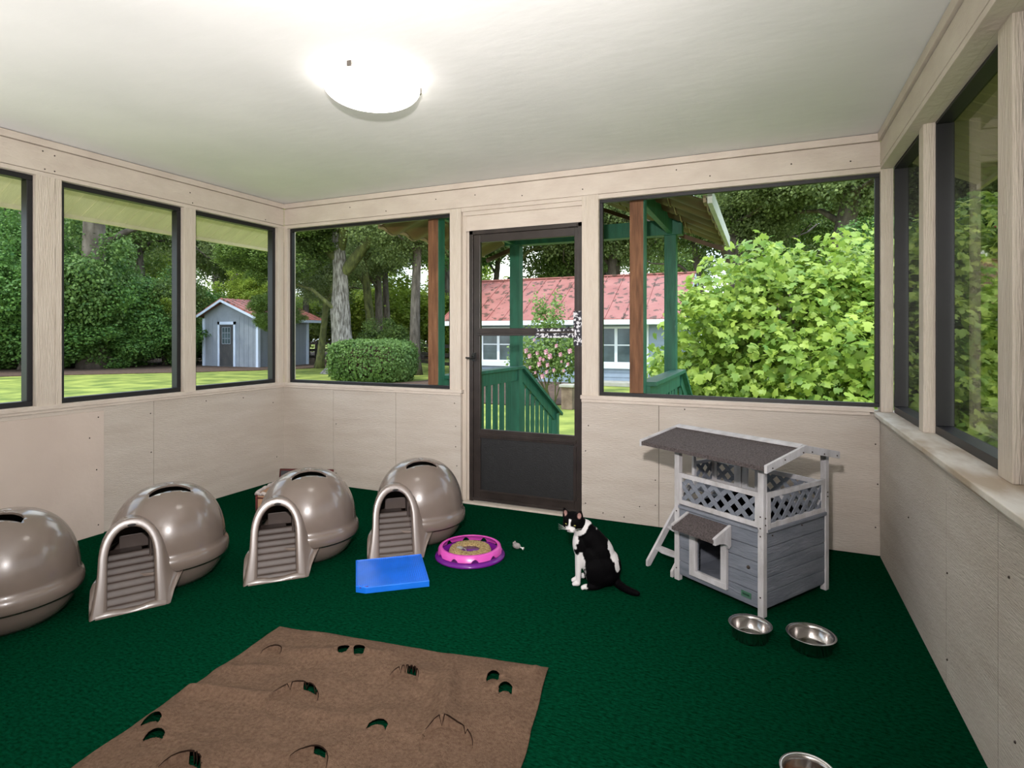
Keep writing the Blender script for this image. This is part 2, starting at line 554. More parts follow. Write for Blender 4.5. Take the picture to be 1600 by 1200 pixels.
def window(idx, axis, c, lo, hi, z0, z1, inset, pane, out=-1, fw=0.026, label='', depth=0.03, pf=0.5):
    """black framed fixed pane. axis 'x': lies in plane x=c, runs along y."""
    mb = MB()
    c0, c1 = sorted((c + out * inset, c + out * (inset + depth)))

    def bx(a, b_, za, zb, e0=0, e1=0):
        if axis == 'x':
            mb.box((c0 + e0, a, za), (c1 + e1, b_, zb))
        else:
            mb.box((a, c0 + e0, za), (b_, c1 + e1, zb))
    bx(lo, hi, z0, z0 + fw)
    bx(lo, hi, z1 - fw, z1)
    bx(lo, lo + fw * (0.35 if pf > .85 else 1), z0 + fw, z1 - fw)
    bx(hi - fw * (0.35 if pf > .85 else 1), hi, z0 + fw, z1 - fw)
    r_ = thing('window_%d' % idx, label, 'window')
    r_['kind'] = 'structure'
    mb.build('window_frame', M['black'], r_, bevel=0.002)
    g = MB()
    cm = c + out * (inset + depth * pf)
    if axis == 'x':
        g.box((cm - 0.0015, lo + fw - .003, z0 + fw - .003), (cm + 0.0015, hi - fw + .003, z1 - fw + .003))
    else:
        g.box((lo + fw - .003, cm - 0.0015, z0 + fw - .003), (hi - fw + .003, cm + 0.0015, z1 - fw + .003))
    g.build('window_pane', pane, r_)
    return r_


labs = ['black framed window on the left wall, behind the camera', 'black framed window on the left wall, fourth from the corner',
        'black framed window cut off at the left edge of the picture', 'wide black framed window in the middle of the left wall',
        'black framed window on the left wall nearest the corner, shed beyond it']
for i, (a, b_) in enumerate(LW):
    window(1 + i, 'x', 0.0, a, b_, 0.822, 2.128, 0.035, M['pane'], -1, 0.03, labs[i], 0.055, 0.8)

# back wall (y = 0)
wb = MB()
for a, b_ in ((0.0, 0.53), (0.533, 1.14), (1.143, 1.713)):
    wb.box((a, 0, 0), (b_, 0.1, 0.79))
wb.box((0.0, 0.02, 0), (1.713, 0.11, 0.79))
o = struct(wb.build('wall_back', M['wall']), 'beige plywood lower wall between the corner and the screen door', 'wall')
nails(o, [(x, 0, z) for x, z in ((1.66, .72), (1.67, .55), (1.67, .40), (1.68, .26), (1.68, .1), (.56, .1), (.56, .5), (1.12, .13))], 'y')
wb = MB()
wb.box((2.634, 0, 0.005), (3.14, 0.1, 0.79)).box((3.143, 0, 0.005), (4.340, 0.1, 0.79)).box((2.634, 0.02, 0), (4.36, 0.11, 0.79))
o = struct(wb.build('wall_back.001', M['wall']), 'beige plywood lower wall to the right of the screen door', 'wall')
nails(o, [(x, 0, z) for x, z in ((2.66, .10), (2.78, .05), (2.92, .04), (2.66, .45), (2.68, .62), (3.12, .14), (3.12, .30), (3.02, .12), (4.32, .62), (4.33, .40), (4.32, .16), (3.6, .07), (3.95, .06), (3.3, .76))], 'y')
wb = MB()
wb.box((0.003, 0, 2.158), (W, 0.10, 2.292)).box((0, 0.012, 2.14), (W, 0.1, 2.34)).box((0, -0.001, 2.128), (1.62, 0.1, 2.1545)).box((2.748, -0.001, 2.125), (W + .002, 0.1, 2.1545))
o = struct(wb.build('trim_11', M['trim'], bevel=0.0015), 'beige header board above the door and back windows', 'header board')
nails(o, [(x, 0, z) for x, z in ((.12, 2.30), (.70, 2.25), (1.05, 2.19), (1.5, 2.24), (1.83, 2.24), (2.2, 2.2), (2.64, 2.2), (3.25, 2.26), (3.45, 2.2), (3.6, 2.3), (3.9, 2.22), (4.2, 2.2))], 'y')
struct(MB().box((0.012, -0.012, 2.296), (W, 0.02, 2.3365)).build('trim_12', M['trim'], bevel=0.002), 'narrow crown strip along the back ceiling edge', 'crown strip')
struct(MB().box((0.0, 0.0, 0.80), (0.038, 0.095, 2.155)).build('trim_13', M['post'], bevel=0.002), 'thin beige corner post left of the back windows', 'post')
p = MB().box((1.62, 0.0, 0.80), (1.713, 0.095, 2.155)).box((1.713, 0.03, 0.0), (1.742, 0.10, 2.155)).box((1.742, 0.045, 0.0), (1.774, 0.10, 2.155))
p.box((1.690, 0.012, 0.0), (1.7135, 0.1, 0.79))
struct(p.build('trim_14', M['post'], bevel=0.0015), 'beige post and stepped jamb on the latch side of the screen door', 'post')
struct(MB().box((2.634, 0.0, 0.805), (2.748, 0.095, 2.157)).build('trim_15', M['post'], bevel=0.002), 'beige post between the screen door and the big back window', 'post')
p = MB().box((1.713, 0.035, 1.985), (2.636, 0.10, 2.155)).box((1.713, 0.004, 2.128), (2.636, 0.05, 2.152)).box((1.72, 0.018, 2.098), (2.636, 0.05, 2.13)).box((1.74, 0.026, 1.985), (2.636, 0.05, 2.018))
struct(p.build('trim_16', M['trim'], bevel=0.0015), 'beige stepped head casing over the screen door', 'door casing')
p = MB().box((0.0, -0.014, 0.797), (1.725, 0.11, 0.820)).box((0.0, -0.008, 0.779), (1.715, 0.02, 0.799))
struct(p.build('trim_17', M['trim'], bevel=0.002), 'beige window ledge under the left back window', 'window ledge')
p = MB().box((2.628, -0.016, 0.797), (W - .03, 0.11, 0.822)).box((2.634, -0.010, 0.777), (W - .05, 0.02, 0.799))
struct(p.build('trim_18', M['trim'], bevel=0.002), 'beige window ledge under the big right back window', 'window ledge')
window(6, 'y', 0.0, 0.038, 1.62, 0.820, 2.128, 0.03, M['pane'], 1, 0.024, 'black framed window between the corner and the screen door')
window(7, 'y', 0.0, 2.748, 4.344, 0.822, 2.125, 0.03, M['pane'], 1, 0.022, 'largest black framed window right of the screen door, fig tree beyond it')
struct(MB().box((1.742, -0.03, 0.0), (2.634, 0.10, 0.014)).build('trim_19', M['post'], bevel=0.002), 'pale door threshold strip', 'threshold')

# screen door
dr = thing('door_1', 'dark bronze screen door with clear upper panes and black kick panel', 'door')
dr['kind'] = 'structure'
d = MB()
d.box((1.776, 0.012, 0.014), (1.806, 0.06, 1.985)).box((2.604, 0.012, 0.014), (2.634, 0.06, 1.985)).box((1.776, 0.012, 1.955), (2.634, 0.06, 1.985))
d.build('door_surround', M['bronze'], dr, bevel=0.002)
d = MB()
d.box((1.808, 0.020, 0.030), (1.861, 0.05, 1.953)).box((2.576, 0.020, 0.030), (2.602, 0.05, 1.953))
d.box((1.861, 0.020, 1.897), (2.576, 0.05, 1.953)).box((1.861, 0.020, 0.476), (2.576, 0.05, 0.540)).box((1.861, 0.020, 0.030), (2.576, 0.05, 0.085))
d.box((1.845, 0.012, 0.490), (2.590, 0.03, 0.512)).box((1.861, 0.014, 0.083), (2.576, 0.03, 0.10)).box((1.84, 0.014, 0.10), (1.866, 0.03, 0.47)).box((2.570, 0.014, 0.10), (2.590, 0.03, 0.47))
d.box((1.808, 0.010, 0.022), (2.602, 0.03, 0.040))
d.build('door_frame', M['bronze'], dr, bevel=0.002)
MB().box((1.845, 0.008, 1.218), (2.580, 0.045, 1.272)).box((1.845, 0.002, 1.236), (2.580, 0.02, 1.250)).build('middle_rail', M['bronze'], dr, bevel=0.002)
MB().box((1.862, 0.026, 0.085), (2.575, 0.034, 0.476)).build('kick_panel', M['kick'], dr)
MB().box((1.858, 0.033, 1.27), (2.579, 0.036, 1.90)).build('door_pane', M['pane'], dr)
MB().box((1.858, 0.033, 0.538), (2.579, 0.036, 1.222)).build('door_pane', M['pane'], dr)
h = MB().box((1.806, -0.002, 1.035), (1.832, 0.02, 1.095)).tube([(1.819, -0.001, 1.055), (1.819, -0.032, 1.055), (1.79, -0.038, 1.058), (1.775, -0.038, 1.06)], 0.006, 8)
h.ball((1.819, -0.026, 1.075), (0.009, 0.009, 0.009), 10, 6)
o = h.build('latch_handle', M['knob'], dr)
o['label'] = 'small black latch handle'
t = MB()
t.box((2.30, 0.0005, 1.205), (2.575, 0.0015, 1.235)).box((2.30, 0.0065, 1.232), (2.575, 0.0078, 1.268)).box((2.572, 0.0105, 1.15), (2.633, 0.0119, 1.385))
t.build('patterned_tape', M['tape'], dr)['label'] = 'black and white floral tape wrapped on rail and stile'
MB().box((2.54, 0.0, 1.958), (2.60, 0.012, 1.972)).build('closer_bracket', M['bronze'], dr)

# right wall
wr = MB()
for a, b_ in ((YF, -1.78), (-1.777, -1.285), (-1.282, -0.0)):
    wr.box((W, a, 0), (W + 0.1, b_, 0.775))
wr.box((W + .02, YF, 0), (W + 0.12, 0.1, 0.775))
o = struct(wr.build('wall_right', M['wall']), 'beige grooved plywood lower wall on the right', 'wall')
nails(o, [(W, y, z) for y, z in ((-1.86, .60), (-1.3, .4), (-1.3, .1), (-.7, .42), (-1.9, .2))], 'x')
struct(MB().box((W - 0.033, YF, 0.778), (W + 0.16, -0.008, 0.800)).box((W - 0.012, YF, 0.757), (W + 0.02, -0.012, 0.779)).box((W - .03, -0.009, 0.776), (W + .16, 0.11, 0.7995)).build('trim_20', M['sill'], bevel=0.003),
       'wide weathered window ledge along the right wall', 'window ledge')
p = MB().box((W, YF, 2.169), (W + 0.07, -0.0, 2.288)).box((W + .012, YF, 2.16), (W + 0.07, 0.0, 2.34)).box((W, YF, 2.14), (W + 0.062, -0.0, 2.165)).box((W + .05, YF, 2.141), (W + 0.094, -0.722, 2.30))
struct(p.build('trim_21', M['trim'], bevel=0.002), 'beige header board above the right windows', 'header board')
struct(MB().box((W - 0.014, YF, 2.292), (W + 0.02, -0.012, 2.3365)).build('trim_22', M['trim'], bevel=0.002), 'crown strip along the right ceiling edge', 'crown strip')
struct(MB().box((W + .002, 0.0, 0.80), (W + 0.062, 0.1, 2.139)).build('trim_23', M['post'], bevel=0.002), 'beige corner post between back and right windows', 'post')
struct(MB().box((W + .049, -0.722, 0.80), (W + 0.12, -0.640, 2.145)).build('trim_24', M['post'], bevel=0.003), 'slim beige post between the two right windows', 'post')
struct(MB().box((W + .066, -1.664, 0.80), (W + 0.19, -1.549, 2.145)).build('trim_25', M['post'], bevel=0.003), 'thick rough sawn post at the right edge of the picture', 'post')
for i, y in enumerate((-2.65, -3.65, -4.6)):
    struct(MB().box((W + .049, y, 0.80), (W + 0.12, y + 0.09, 2.145)).build('trim_%d' % (26 + i), M['post'], bevel=0.003), 'beige post on the right wall behind the camera', 'post')
rwin = [(-0.640, 0.0, 'narrow looking black framed window on the right wall nearest the corner'), (-1.549, -0.722, 'black framed window on the right wall beside the thick post'),
        (-2.56, -1.664, 'window on the right wall behind the camera'), (-3.56, -2.65, 'second window on the right wall behind the camera'), (-4.51, -3.56, 'third window on the right wall behind the camera')]
for i, (a, b_, lb) in enumerate(rwin):
    window(8 + i, 'x', W + (0.064 if i == 0 else 0.092), a, b_, 0.800, 2.165, 0.0, M['pane_right'], 1, 0.034, lb, 0.066, 0.9)

# wall behind the camera
struct(MB().box((-0.1, YF - 0.1, 0), (W + 0.2, YF, 2.37)).build('wall_front', M['wall']), 'beige wall behind the camera', 'wall')

# eaves and roof of the porch room (gable, ridge along y)
rf = MB()
sl = 0.53
xl, zl = -0.60, 2.045
xr_, zr_ = 4.93, 2.12
xm = 2.17
zm = zl + (xm - xl) * sl
rf.add([(xl, -5.6, zl), (xm, -5.6, zm), (xm, 0.47, zm), (xl, 0.47, zl), (xl, -5.6, zl + .1), (xm, -5.6, zm + .1), (xm, 0.47, zm + .1), (xl, 0.47, zl + .1)],
       [(0, 1, 2, 3), (7, 6, 5, 4), (0, 3, 7, 4), (3, 2, 6, 7), (0, 4, 5, 1)])
rf.add([(xr_, -5.6, zr_), (xm, -5.6, zm), (xm, 0.55, zm), (xr_, 0.55, zr_), (xr_, -5.6, zr_ + .1), (xm, -5.6, zm + .1), (xm, 0.55, zm + .1), (xr_, 0.55, zr_ + .1)],
       [(0, 3, 2, 1), (4, 5, 6, 7), (0, 4, 7, 3), (3, 7, 6, 2), (0, 1, 5, 4)])
o = struct(rf.build('roof', M['soffit']), 'pale ribbed eave outside the windows', 'roof')
g = MB()
for k in range(-54, 5):
    y = k * 0.1 + 0.04
    if y < 0.46:
        g.bar((xl + .012, y, zl + .012 * sl - .001), (xl + .60, y, zl + .60 * sl - .001), 0.004, 0.006)
        g.bar((xr_ - .012, y, zr_ - .001), (xr_ - .55, y, zr_ + .54 * .46 - .001), 0.008, 0.006)
g.build('soffit_groove', M['soffit'], o)
g = MB().box((xl - .02, -5.6, zl - .022), (xl + .006, 0.49, zl + .10)).box((xr_ - .006, -5.6, zr_ - .022), (xr_ + .02, 0.57, zr_ + .10))
g.build('fascia_board', M['soffit'], o)
# gable infill above the back and rear walls
g = MB().prism([(-0.1, 2.34), (4.44, 2.34), (2.17, 3.46)], 0.02, 0.09)
g.prism([(-0.1, 2.34), (4.44, 2.34), (2.17, 3.46)], YF - .08, YF - .02)
g.build('gable_infill', M['wall'], o)

# ceiling light
cl = thing('ceiling_light', 'lit round white glass ceiling light with three small clips', 'light', (2.19, -1.67, H))
MB().lathe([(0.0, 0.0), (0.155, 0.0), (0.165, -0.012), (0.160, -0.03), (0.0, -0.03)], 48).build('mounting_plate', M['whitepaint'], cl)
pr_ = []
for i in range(15):
    a = i / 14 * math.pi / 2
    pr_.append((0.207 * math.cos(a) ** 0.75 if i < 14 else 0.0, -0.032 - 0.072 * math.sin(a)))
pr_ = [(0.190, -0.028), (0.207, -0.026)] + pr_
MB().lathe(pr_, 64).build('glass_bowl', M['lampglass'], cl)
for k in range(3):
    a = R(-78 + 120 * k)
    MB().box((0.196, -0.010, -0.036), (0.214, 0.010, -0.012), Matrix.Rotation(a, 3, 'Z')).box((0.15, -0.008, -0.016), (0.21, 0.008, -0.011), Matrix.Rotation(a, 3, 'Z')).build('clip', M['chrome'], cl)

# ------------------------------------------------------------------ litter domes


def evaluated(o, name):
    """bake an object's modifiers into a plain mesh object"""
    dg = bpy.context.evaluated_depsgraph_get()
    me = bpy.data.meshes.new_from_object(o.evaluated_get(dg))
    me.name = name
    return me


ARC_N = 16


def arch(xc, hw, zs, zt, foot, flare=0.0, n=ARC_N, zb=0.0):
    """open outline from left foot over the arch to right foot (x, z)"""
    pts = []
    for k in range(6):
        t = k / 6
        pts.append((xc - hw - flare * (1 - t) ** 1.5, zb + (zs - zb) * t))
    for k in range(n + 1):
        a = math.pi - math.pi * k / n
        c, s_ = math.cos(a), math.sin(a)
        pts.append((xc + hw * math.copysign(abs(c) ** 0.9, c), zs + (zt - zs) * abs(s_) ** 0.92))
    for k in range(5, -1, -1):
        t = k / 6
        pts.append((xc + hw + flare * 0.5 * (1 - t) ** 1.5, zb + (zs - zb) * t))
    return pts


XC = -0.168


def make_dome():
    root = thing('litter_dome', 'x', 'litter box')
    # lower pan
    prof = [(0, 0), (0.175, 0), (0.195, 0.006), (0.222, 0.032), (0.245, 0.07), (0.254, 0.10), (0.257, 0.118), (0.248, 0.118), (0.238, 0.08), (0.21, 0.035), (0.175, 0.016), (0, 0.014)]
    MB().lathe(prof, 72).build('litter_pan', M['taupe'], root)
    # upper shell, solid ring profile, cut by the entry tunnel and the top slot
    outer = [(0.262, 0.112), (0.270, 0.106), (0.277, 0.116), (0.279, 0.136), (0.276, 0.158), (0.270, 0.168), (0.263, 0.174)]
    for i in range(1, 22):
        a = i / 22 * math.pi / 2
        outer.append((0.262 * math.cos(a) ** 0.80, 0.172 + 0.296 * math.sin(a) ** 1.0))
    outer.append((0.0005, 0.468))
    inner = [(max(0.0004, r - 0.007), z - (0.007 if z > 0.25 else 0)) for r, z in reversed(outer[1:])]
    sh = MB().lathe(outer + inner, 72, closed=True).build('cover', M['taupe'], None, fixvol=True)
    t = MB()
    op = arch(XC, 0.090, 0.20, 0.340, 0)
    op = [(x, max(z, 0.05)) for x, z in op]
    op = op[5:-5]
    op = [(op[0][0], 0.05)] + op + [(op[-1][0], 0.05)]
    t.prism(op, -0.5, -0.03, 'y')
    cut = t.build('cut', M['dark'], weld=True, fixvol=True)
    t2 = MB()
    le = [(-0.090, -0.074), (-0.07, -0.052), (-0.04, -0.036), (0.0, -0.030), (0.04, -0.036), (0.07, -0.052), (0.090, -0.074), (0.088, -0.106), (0.0, -0.100), (-0.088, -0.106)]
    t2.prism(le, 0.40, 0.60, 'z')
    cut2 = t2.build('cut', M['dark'], weld=True, fixvol=True)
    for c in (cut, cut2):
        b = sh.modifiers.new('b', 'BOOLEAN')
        b.operation = 'DIFFERENCE'
        b.solver = 'FAST'
        b.object = c
    me = evaluated(sh, 'cover')
    for c in (cut, cut2):
        bpy.data.objects.remove(c)
    bpy.data.objects.remove(sh)
    cov = bpy.data.objects.new('cover', me)
    COL.objects.link(cov)
    cov.parent = root
    # black carbon pad just under the slot
    MB().box((-0.095, -0.125, 0.370), (0.095, -0.01, 0.374)).build('vent_pad', M['dark'], root)
    # entry hood

    def yf(z):
        return -0.352 + 0.33 * z

    def ss(k):
        k = max(0, min(1, k))
        return k * k * (3 - 2 * k)
    loops = []
    out0 = arch(XC, 0.124, 0.20, 0.384, 0, 0.030)
    yb = -0.03
    for k in (1.0, 0.8, 0.62, 0.46, 0.34, 0.24, 0.15, 0.07, 0.02):
        sc_ = 1 - 0.30 * max(0, k - 0.2)
        L_ = []
        for x, z in out0:
            y = yf(z) + (yb - yf(z)) * k
            zz = max(z, 0.118 * (ss(k / 0.30) if x < XC else min(1, max(0, k - .02) / 0.22) ** 0.55))
            zz = zz if zz < 0.2 else 0.2 + (zz - 0.2) * (1 - 0.12 * k)
            xs = XC + (x - XC) * sc_ + 0.03 * max(0, k - 0.2)
            if x > XC:
                xs += 0.10 * min(1, max(0, k) / 0.34) ** 0.8 * max(0, 1 - abs(z - 0.06) / 0.30) * (x - XC) / 0.12
            L_.append((xs, y, zz))
        loops.append(L_)

    def ring(hw, zt, fl_, dy, zb):
        return [(x, yf(z) + dy, z) for x, z in arch(XC, hw, 0.20, zt, 0, fl_, zb=zb)]
    loops.append(ring(0.1225, 0.3825, 0.029, -0.0035, 0.0))
    loops.append(ring(0.117, 0.377, 0.026, -0.0045, 0.002))
    loops.append(ring(0.098, 0.356, 0.010, -0.0045, 0.014))
    loops.append(ring(0.0925, 0.350, 0.004, -0.003, 0.018))
    loops.append(ring(0.0895, 0.346, 0.001, 0.003, 0.022))
    loops.append(ring(0.088, 0.343, 0.0, 0.05, 0.03))
    loops.append([(x, y + (0.10 + 0.0 * z), z) for x, y, z in ring(0.088, 0.343, 0.0, 0.03, 0.06)])
    n = len(loops[0])
    P = [p for l in loops for p in l]
    F = []
    for i in range(len(loops) - 1):
        for j in range(n - 1):
            F.append((i * n + j, i * n + j + 1, (i + 1) * n + j + 1, (i + 1) * n + j))
    hd = MB()
    hd.add(P, F, True)
    # wavy sill across the foot of the opening
    S = []
    m_ = 24
    for q in range(m_ + 1):
        x = XC - 0.132 + 0.262 * q / m_
        wz = 0.020 + 0.005 * math.sin(q / m_ * math.pi * 3)
        S += [(x, -0.356, 0.0), (x, -0.353, wz - .004), (x, -0.345, wz), (x, -0.325, wz)]
    F = []
    for q in range(m_):
        for e in range(3):
            a = q * 4 + e
            F.append((a, a + 1, a + 5, a + 4))
    hd.add(S, F, True)
    hd.build('entry_hood', M['taupe'], root)
    # ribbed ramp
    mb = MB()
    P = []
    K = 90
    for q in range(K + 1):
        t_ = q / K
        y = -0.335 + 0.215 * t_
        z = 0.018 + 0.178 * t_ ** 0.95 + 0.0055 * math.sin(t_ * 2 * math.pi * 7.5)
        P += [(XC - 0.092, y, z), (XC + 0.092, y, z)]
    mb.add(P, [(2 * q, 2 * q + 1, 2 * q + 3, 2 * q + 2) for q in range(K)], True)
    mb.box((XC - 0.10, -0.12, 0.188), (XC + 0.10, -0.112, 0.196))
    mb.prism([(-0.12, 0.196), (-0.05, 0.196), (-0.05, 0.192), (-0.12, 0.192)], XC - 0.09, XC + 0.05, 'x')
    mb.build('step_ramp', M['taupe_shaded'], root)
    # inner guard that turns the path sideways
    MB().box((XC - 0.04, -0.045, 0.19), (XC + 0.10, -0.038, 0.255)).box((XC + 0.078, -0.16, 0.15), (XC + 0.086, -0.04, 0.262)).build('inner_guard', M['taupe_shaded'], root, bevel=0.002)
    o = MB().ball((XC + 0.004, yf(0.352) - 0.0015, 0.3535), (0.019, 0.006, 0.0058), 16, 8).build('latch_hole', M['dark'], root)
    return root


dome = make_dome()
dome['label'] = 'taupe domed litter box whose ramp ends at the blue plastic tray'
dome['group'] = 'taupe litter domes along the left wall'
dome.location = (1.832, -0.738, 0)
dome.rotation_euler.z = R(40)
for loc, a, lb in (((1.400, -1.215, 0), 47, 'taupe domed litter box standing in front of the red-trimmed pet bed'),
                   ((0.985, -1.750, 0), 59, 'taupe domed litter box beside the patch board seam, whole and second from the left'),
                   ((0.765, -2.335, 0), 46, 'taupe domed litter box cut off by the left edge of the picture')):
    c = copy_tree(dome)
    c.location = loc
    c.rotation_euler.z = R(a)
    c['label'] = lb

# ------------------------------------------------------------------ pet bed behind the domes
pb = thing('pet_bed', 'small red-trimmed fabric pet bed with white fleece rim behind a litter dome', 'pet bed', (0.60, -0.84, 0), R(20))
MB().box((0, 0, 0), (0.40, 0.015, 0.135)).box((0, 0, 0), (0.015, 0.34, 0.15)).box((0.385, 0, 0), (0.40, 0.34, 0.15)).box((0, 0, 0), (0.40, 0.34, 0.02)).build('side_wall', M['tancloth'], pb, bevel=0.006)
MB().box((0.012, 0.325, 0.0), (0.40, 0.345, 0.225)).build('back_wall', M['greycloth'], pb, bevel=0.004)
MB().tube([(0.0, 0.345, 0.14), (0.002, 0.345, 0.228), (0.40, 0.345, 0.228), (0.40, 0.345, 0.14)], 0.011, 8).tube([(0, 0, 0), (0, 0, 0.14)], 0.008, 8).tube([(0.0, -.002, 0.118), (0.40, -.002, 0.118)], 0.005, 8).build('red_piping', M['redcloth'], pb)
pth = []
for i in range(40):
    t = i / 39
    pth.append((0.0 + 0.40 * t, 0.0 + 0.004 * math.sin(i * 2.1), 0.146 + 0.004 * math.sin(i * 1.7)))
pth = [(0.0, 0.32 - 0.02 * i, 0.155 + 0.003 * math.sin(i * 2)) for i in range(16)] + pth
MB().tube(pth, [0.012 + 0.002 * math.sin(i * 1.3) for i in range(len(pth))], 8).build('fleece_rim', M['fleece'], pb)

# ------------------------------------------------------------------ blue tray
P_ = [(1.775, -1.254), (2.044, -1.038), (2.262, -1.328), (1.993, -1.548)]
bt = thing('plastic_tray', 'bright blue rectangular plastic tray lying before a litter dome', 'tray', (2.0185, -1.292, 0), R(38.8))
hx, hy = 0.173, 0.180
outl = [(-hx, hy), (hx, hy), (hx, -hy), (-hx + 0.045, -hy), (-hx, -hy + 0.028)]
ti = [(x * 0.965, y * 0.965) for x, y in outl]
t = MB()
n = 5
V = [(x, y, 0) for x, y in outl] + [(x, y, 0.028) for x, y in outl] + [(x, y, 0.030) for x, y in ti] + [(x, y, 0.024) for x, y in ti]
F = [(4, 3, 2, 1, 0), (15, 16, 17, 18, 19)]
for lv in range(3):
    for i in range(n):
        j = (i + 1) % n
        F.append((lv * n + i, lv * n + j, (lv + 1) * n + j, (lv + 1) * n + i))
t.add(V, F)
t.build('tray_body', M['blue'], bt, bevel=0.0012)
rb = MB()
for i in range(34):
    x = -hx * 0.93 + i * (2 * hx * 0.93) / 33
    rb.box((x - 0.0017, -hy * 0.95 + (0.03 if i < 5 else 0), 0.0235), (x + 0.0017, hy * 0.94, 0.0285))
rb.build('ribbed_mat', M['blue'], bt)
MB().box((-hx * .9, -hy * .93, 0.024), (-hx * .9 + .04, -hy * .93 + .008, 0.0265), Matrix.Rotation(R(0), 4, 'Z')).build('drain_slot', M['purple'], bt)

# ------------------------------------------------------------------ track toy
tt = thing('track_toy', 'round purple and pink cat track toy with cardboard scratch ring', 'cat toy', (2.262, -0.893, 0))
MB().lathe([(0, 0), (0.188, 0), (0.195, 0.004), (0.192, 0.012), (0.176, 0.022), (0.165, 0.024), (0.160, 0.016), (0.125, 0.016), (0.118, 0.03), (0.0, 0.03)], 80).build('base', M['purple'], tt)
rw = MB()
NR = 160
P = []
holes = 10
for i in range(NR):
    a = 2 * math.pi * i / NR
    u = (a * holes / (2 * math.pi)) % 1
    wdt = abs(u - 0.5) * 2
    hz = 0.026
    if wdt < 0.30:
        hz = 0.026 + 0.017 * math.sqrt(1 - (wdt / 0.30) ** 2)
    for (r, z) in ((0.178, hz), (0.170, 0.056), (0.164, 0.060), (0.152, 0.060), (0.150, 0.057), (0.160, 0.054), (0.171, hz)):
        P.append((r * math.cos(a), r * math.sin(a), z))
F = []
for i in range(NR):
    j = (i + 1) % NR
    for e in range(6):
        F.append((i * 7 + e, j * 7 + e, j * 7 + e + 1, i * 7 + e + 1))
rw.add(P, F, True)
rw.build('pink_rail', M['pink'], tt)
c = MB()
P = []
NA = 120
for i in range(NA):
    a = 2 * math.pi * i / NA
    for q in range(9):
        r = 0.055 + 0.062 * q / 8
        z = 0.030 + (0.018 if 0 < q < 8 else 0) + RS.uniform(-0.0015, 0.0015)
        P.append((r * math.cos(a), r * math.sin(a), z))
F = []
for i in range(NA):
    j = (i + 1) % NA
    for q in range(8):
        F.append((i * 9 + q, j * 9 + q, j * 9 + q + 1, i * 9 + q + 1))
c.add(P, F, True)
c.build('scratch_ring', M['card'], tt)
MB().lathe([(0.055, 0.030), (0.054, 0.034), (0, 0.034)], 40).build('centre_disc', M['purple'], tt)
mb = MB().ball((-0.050, -0.030, 0.045), (0.020, 0.012, 0.011), 12, 8, rz(R(30)))
mb.tube([(-0.035, -0.022, 0.045), (-0.015, -0.028, 0.044), (-0.002, -0.040, 0.038)], [0.004, 0.003, 0.003], 6)
tag(mb.build('toy_mouse', M['mouse'], None, loc=(2.262, -0.893, 0)), 'tiny worn toy mouse lying on the cardboard scratch ring', 'cat toy')
ms = thing('toy_mouse', 'small grey felt toy mouse with white tail, alone on the carpet', 'cat toy', (2.458, -0.694, 0), R(-10))
MB().ball((0, 0, 0.017), (0.026, 0.017, 0.017), 16, 10).ball((-0.016, 0.006, 0.032), (0.007, 0.004, 0.008), 8, 6).ball((-0.016, -0.008, 0.031), (0.007, 0.004, 0.008), 8, 6).build('body', M['mouse'], ms)
MB().tube([(0.022, 0, 0.014), (0.036, 0.002, 0.010), (0.046, 0, 0.010)], [0.003, 0.0045, 0.009], 8).build('tail', M['whitefelt'], ms)

# ------------------------------------------------------------------ felt rug with cut holes
HL = [(0.385, 0.430, 0.078, 0.012), (0.925, 0.482, 0.075, 0.008), (0.672, 0.222, 0.052, 0.016), (0.118, 0.207, 0.043, 0.008),
      (0.388, 0.143, 0.020, 0.010), (0.447, 0.130, 0.020, 0.013), (0.973, 0.148, 0.021, 0.017), (1.030, 0.198, 0.022, 0.015),
      (0.060, 0.652, 0.028, 0.015), (0.122, 0.700, 0.028, 0.017), (0.590, 0.660, 0.055, 0.010), (0.70, 0.47, 0.03, 0.004),
      (0.30, 0.80, 0.06, 0.02), (0.85, 0.82, 0.07, 0.02), (0.12, 0.98, 0.05, 0.02), (0.55, 1.0, 0.07, 0.02)]
NX, NY = 480, 480
DX, DY = 1.146, 1.15


def field(fx, fy, sd_, n_=200):
    """smooth noise sampled coarsely, then interpolated over the rug grid"""
    g = np.array([[noise.noise(Vector((DX * i / n_ * fx, DY * j / n_ * fy, sd_))) for j in range(n_ + 1)] for i in range(n_ + 1)])
    ii = np.linspace(0, n_, NX + 1)
    jj = np.linspace(0, n_, NY + 1)
    g = np.array([np.interp(jj, np.arange(n_ + 1), r) for r in g])
    return np.array([np.interp(ii, np.arange(n_ + 1), c) for c in g.T]).T


gx, gy = np.meshgrid(np.linspace(0, DX, NX + 1), np.linspace(0, DY, NY + 1), indexing='ij')
h = 0.012 + 0.016 * field(3.2, 3.2, 1.7) + 0.010 * field(8, 8, 4.0) + 0.0035 * field(22, 22, 2.0)
h += 0.024 * np.exp(-((gy - 0.50 + 0.16 * gx + 0.03 * np.sin(9 * gx)) / 0.028) ** 2) * (0.5 + 0.5 * np.sin(4.2 * gx + 1.0))
h += 0.024 * np.exp(-((gx - 0.78 - 0.25 * gy) / 0.035) ** 2) * np.maximum(0, np.sin(3.0 * gy + .3))
h += 0.020 * np.exp(-((gy - 0.13 - 0.05 * np.sin(7 * gx)) / 0.032) ** 2) * np.maximum(0, np.sin(6 * gx - .6))
h += 0.016 * np.exp(-((gy - 0.33 + 0.25 * gx) / 0.03) ** 2) * np.maximum(0, np.sin(5 * gx + 1.6))
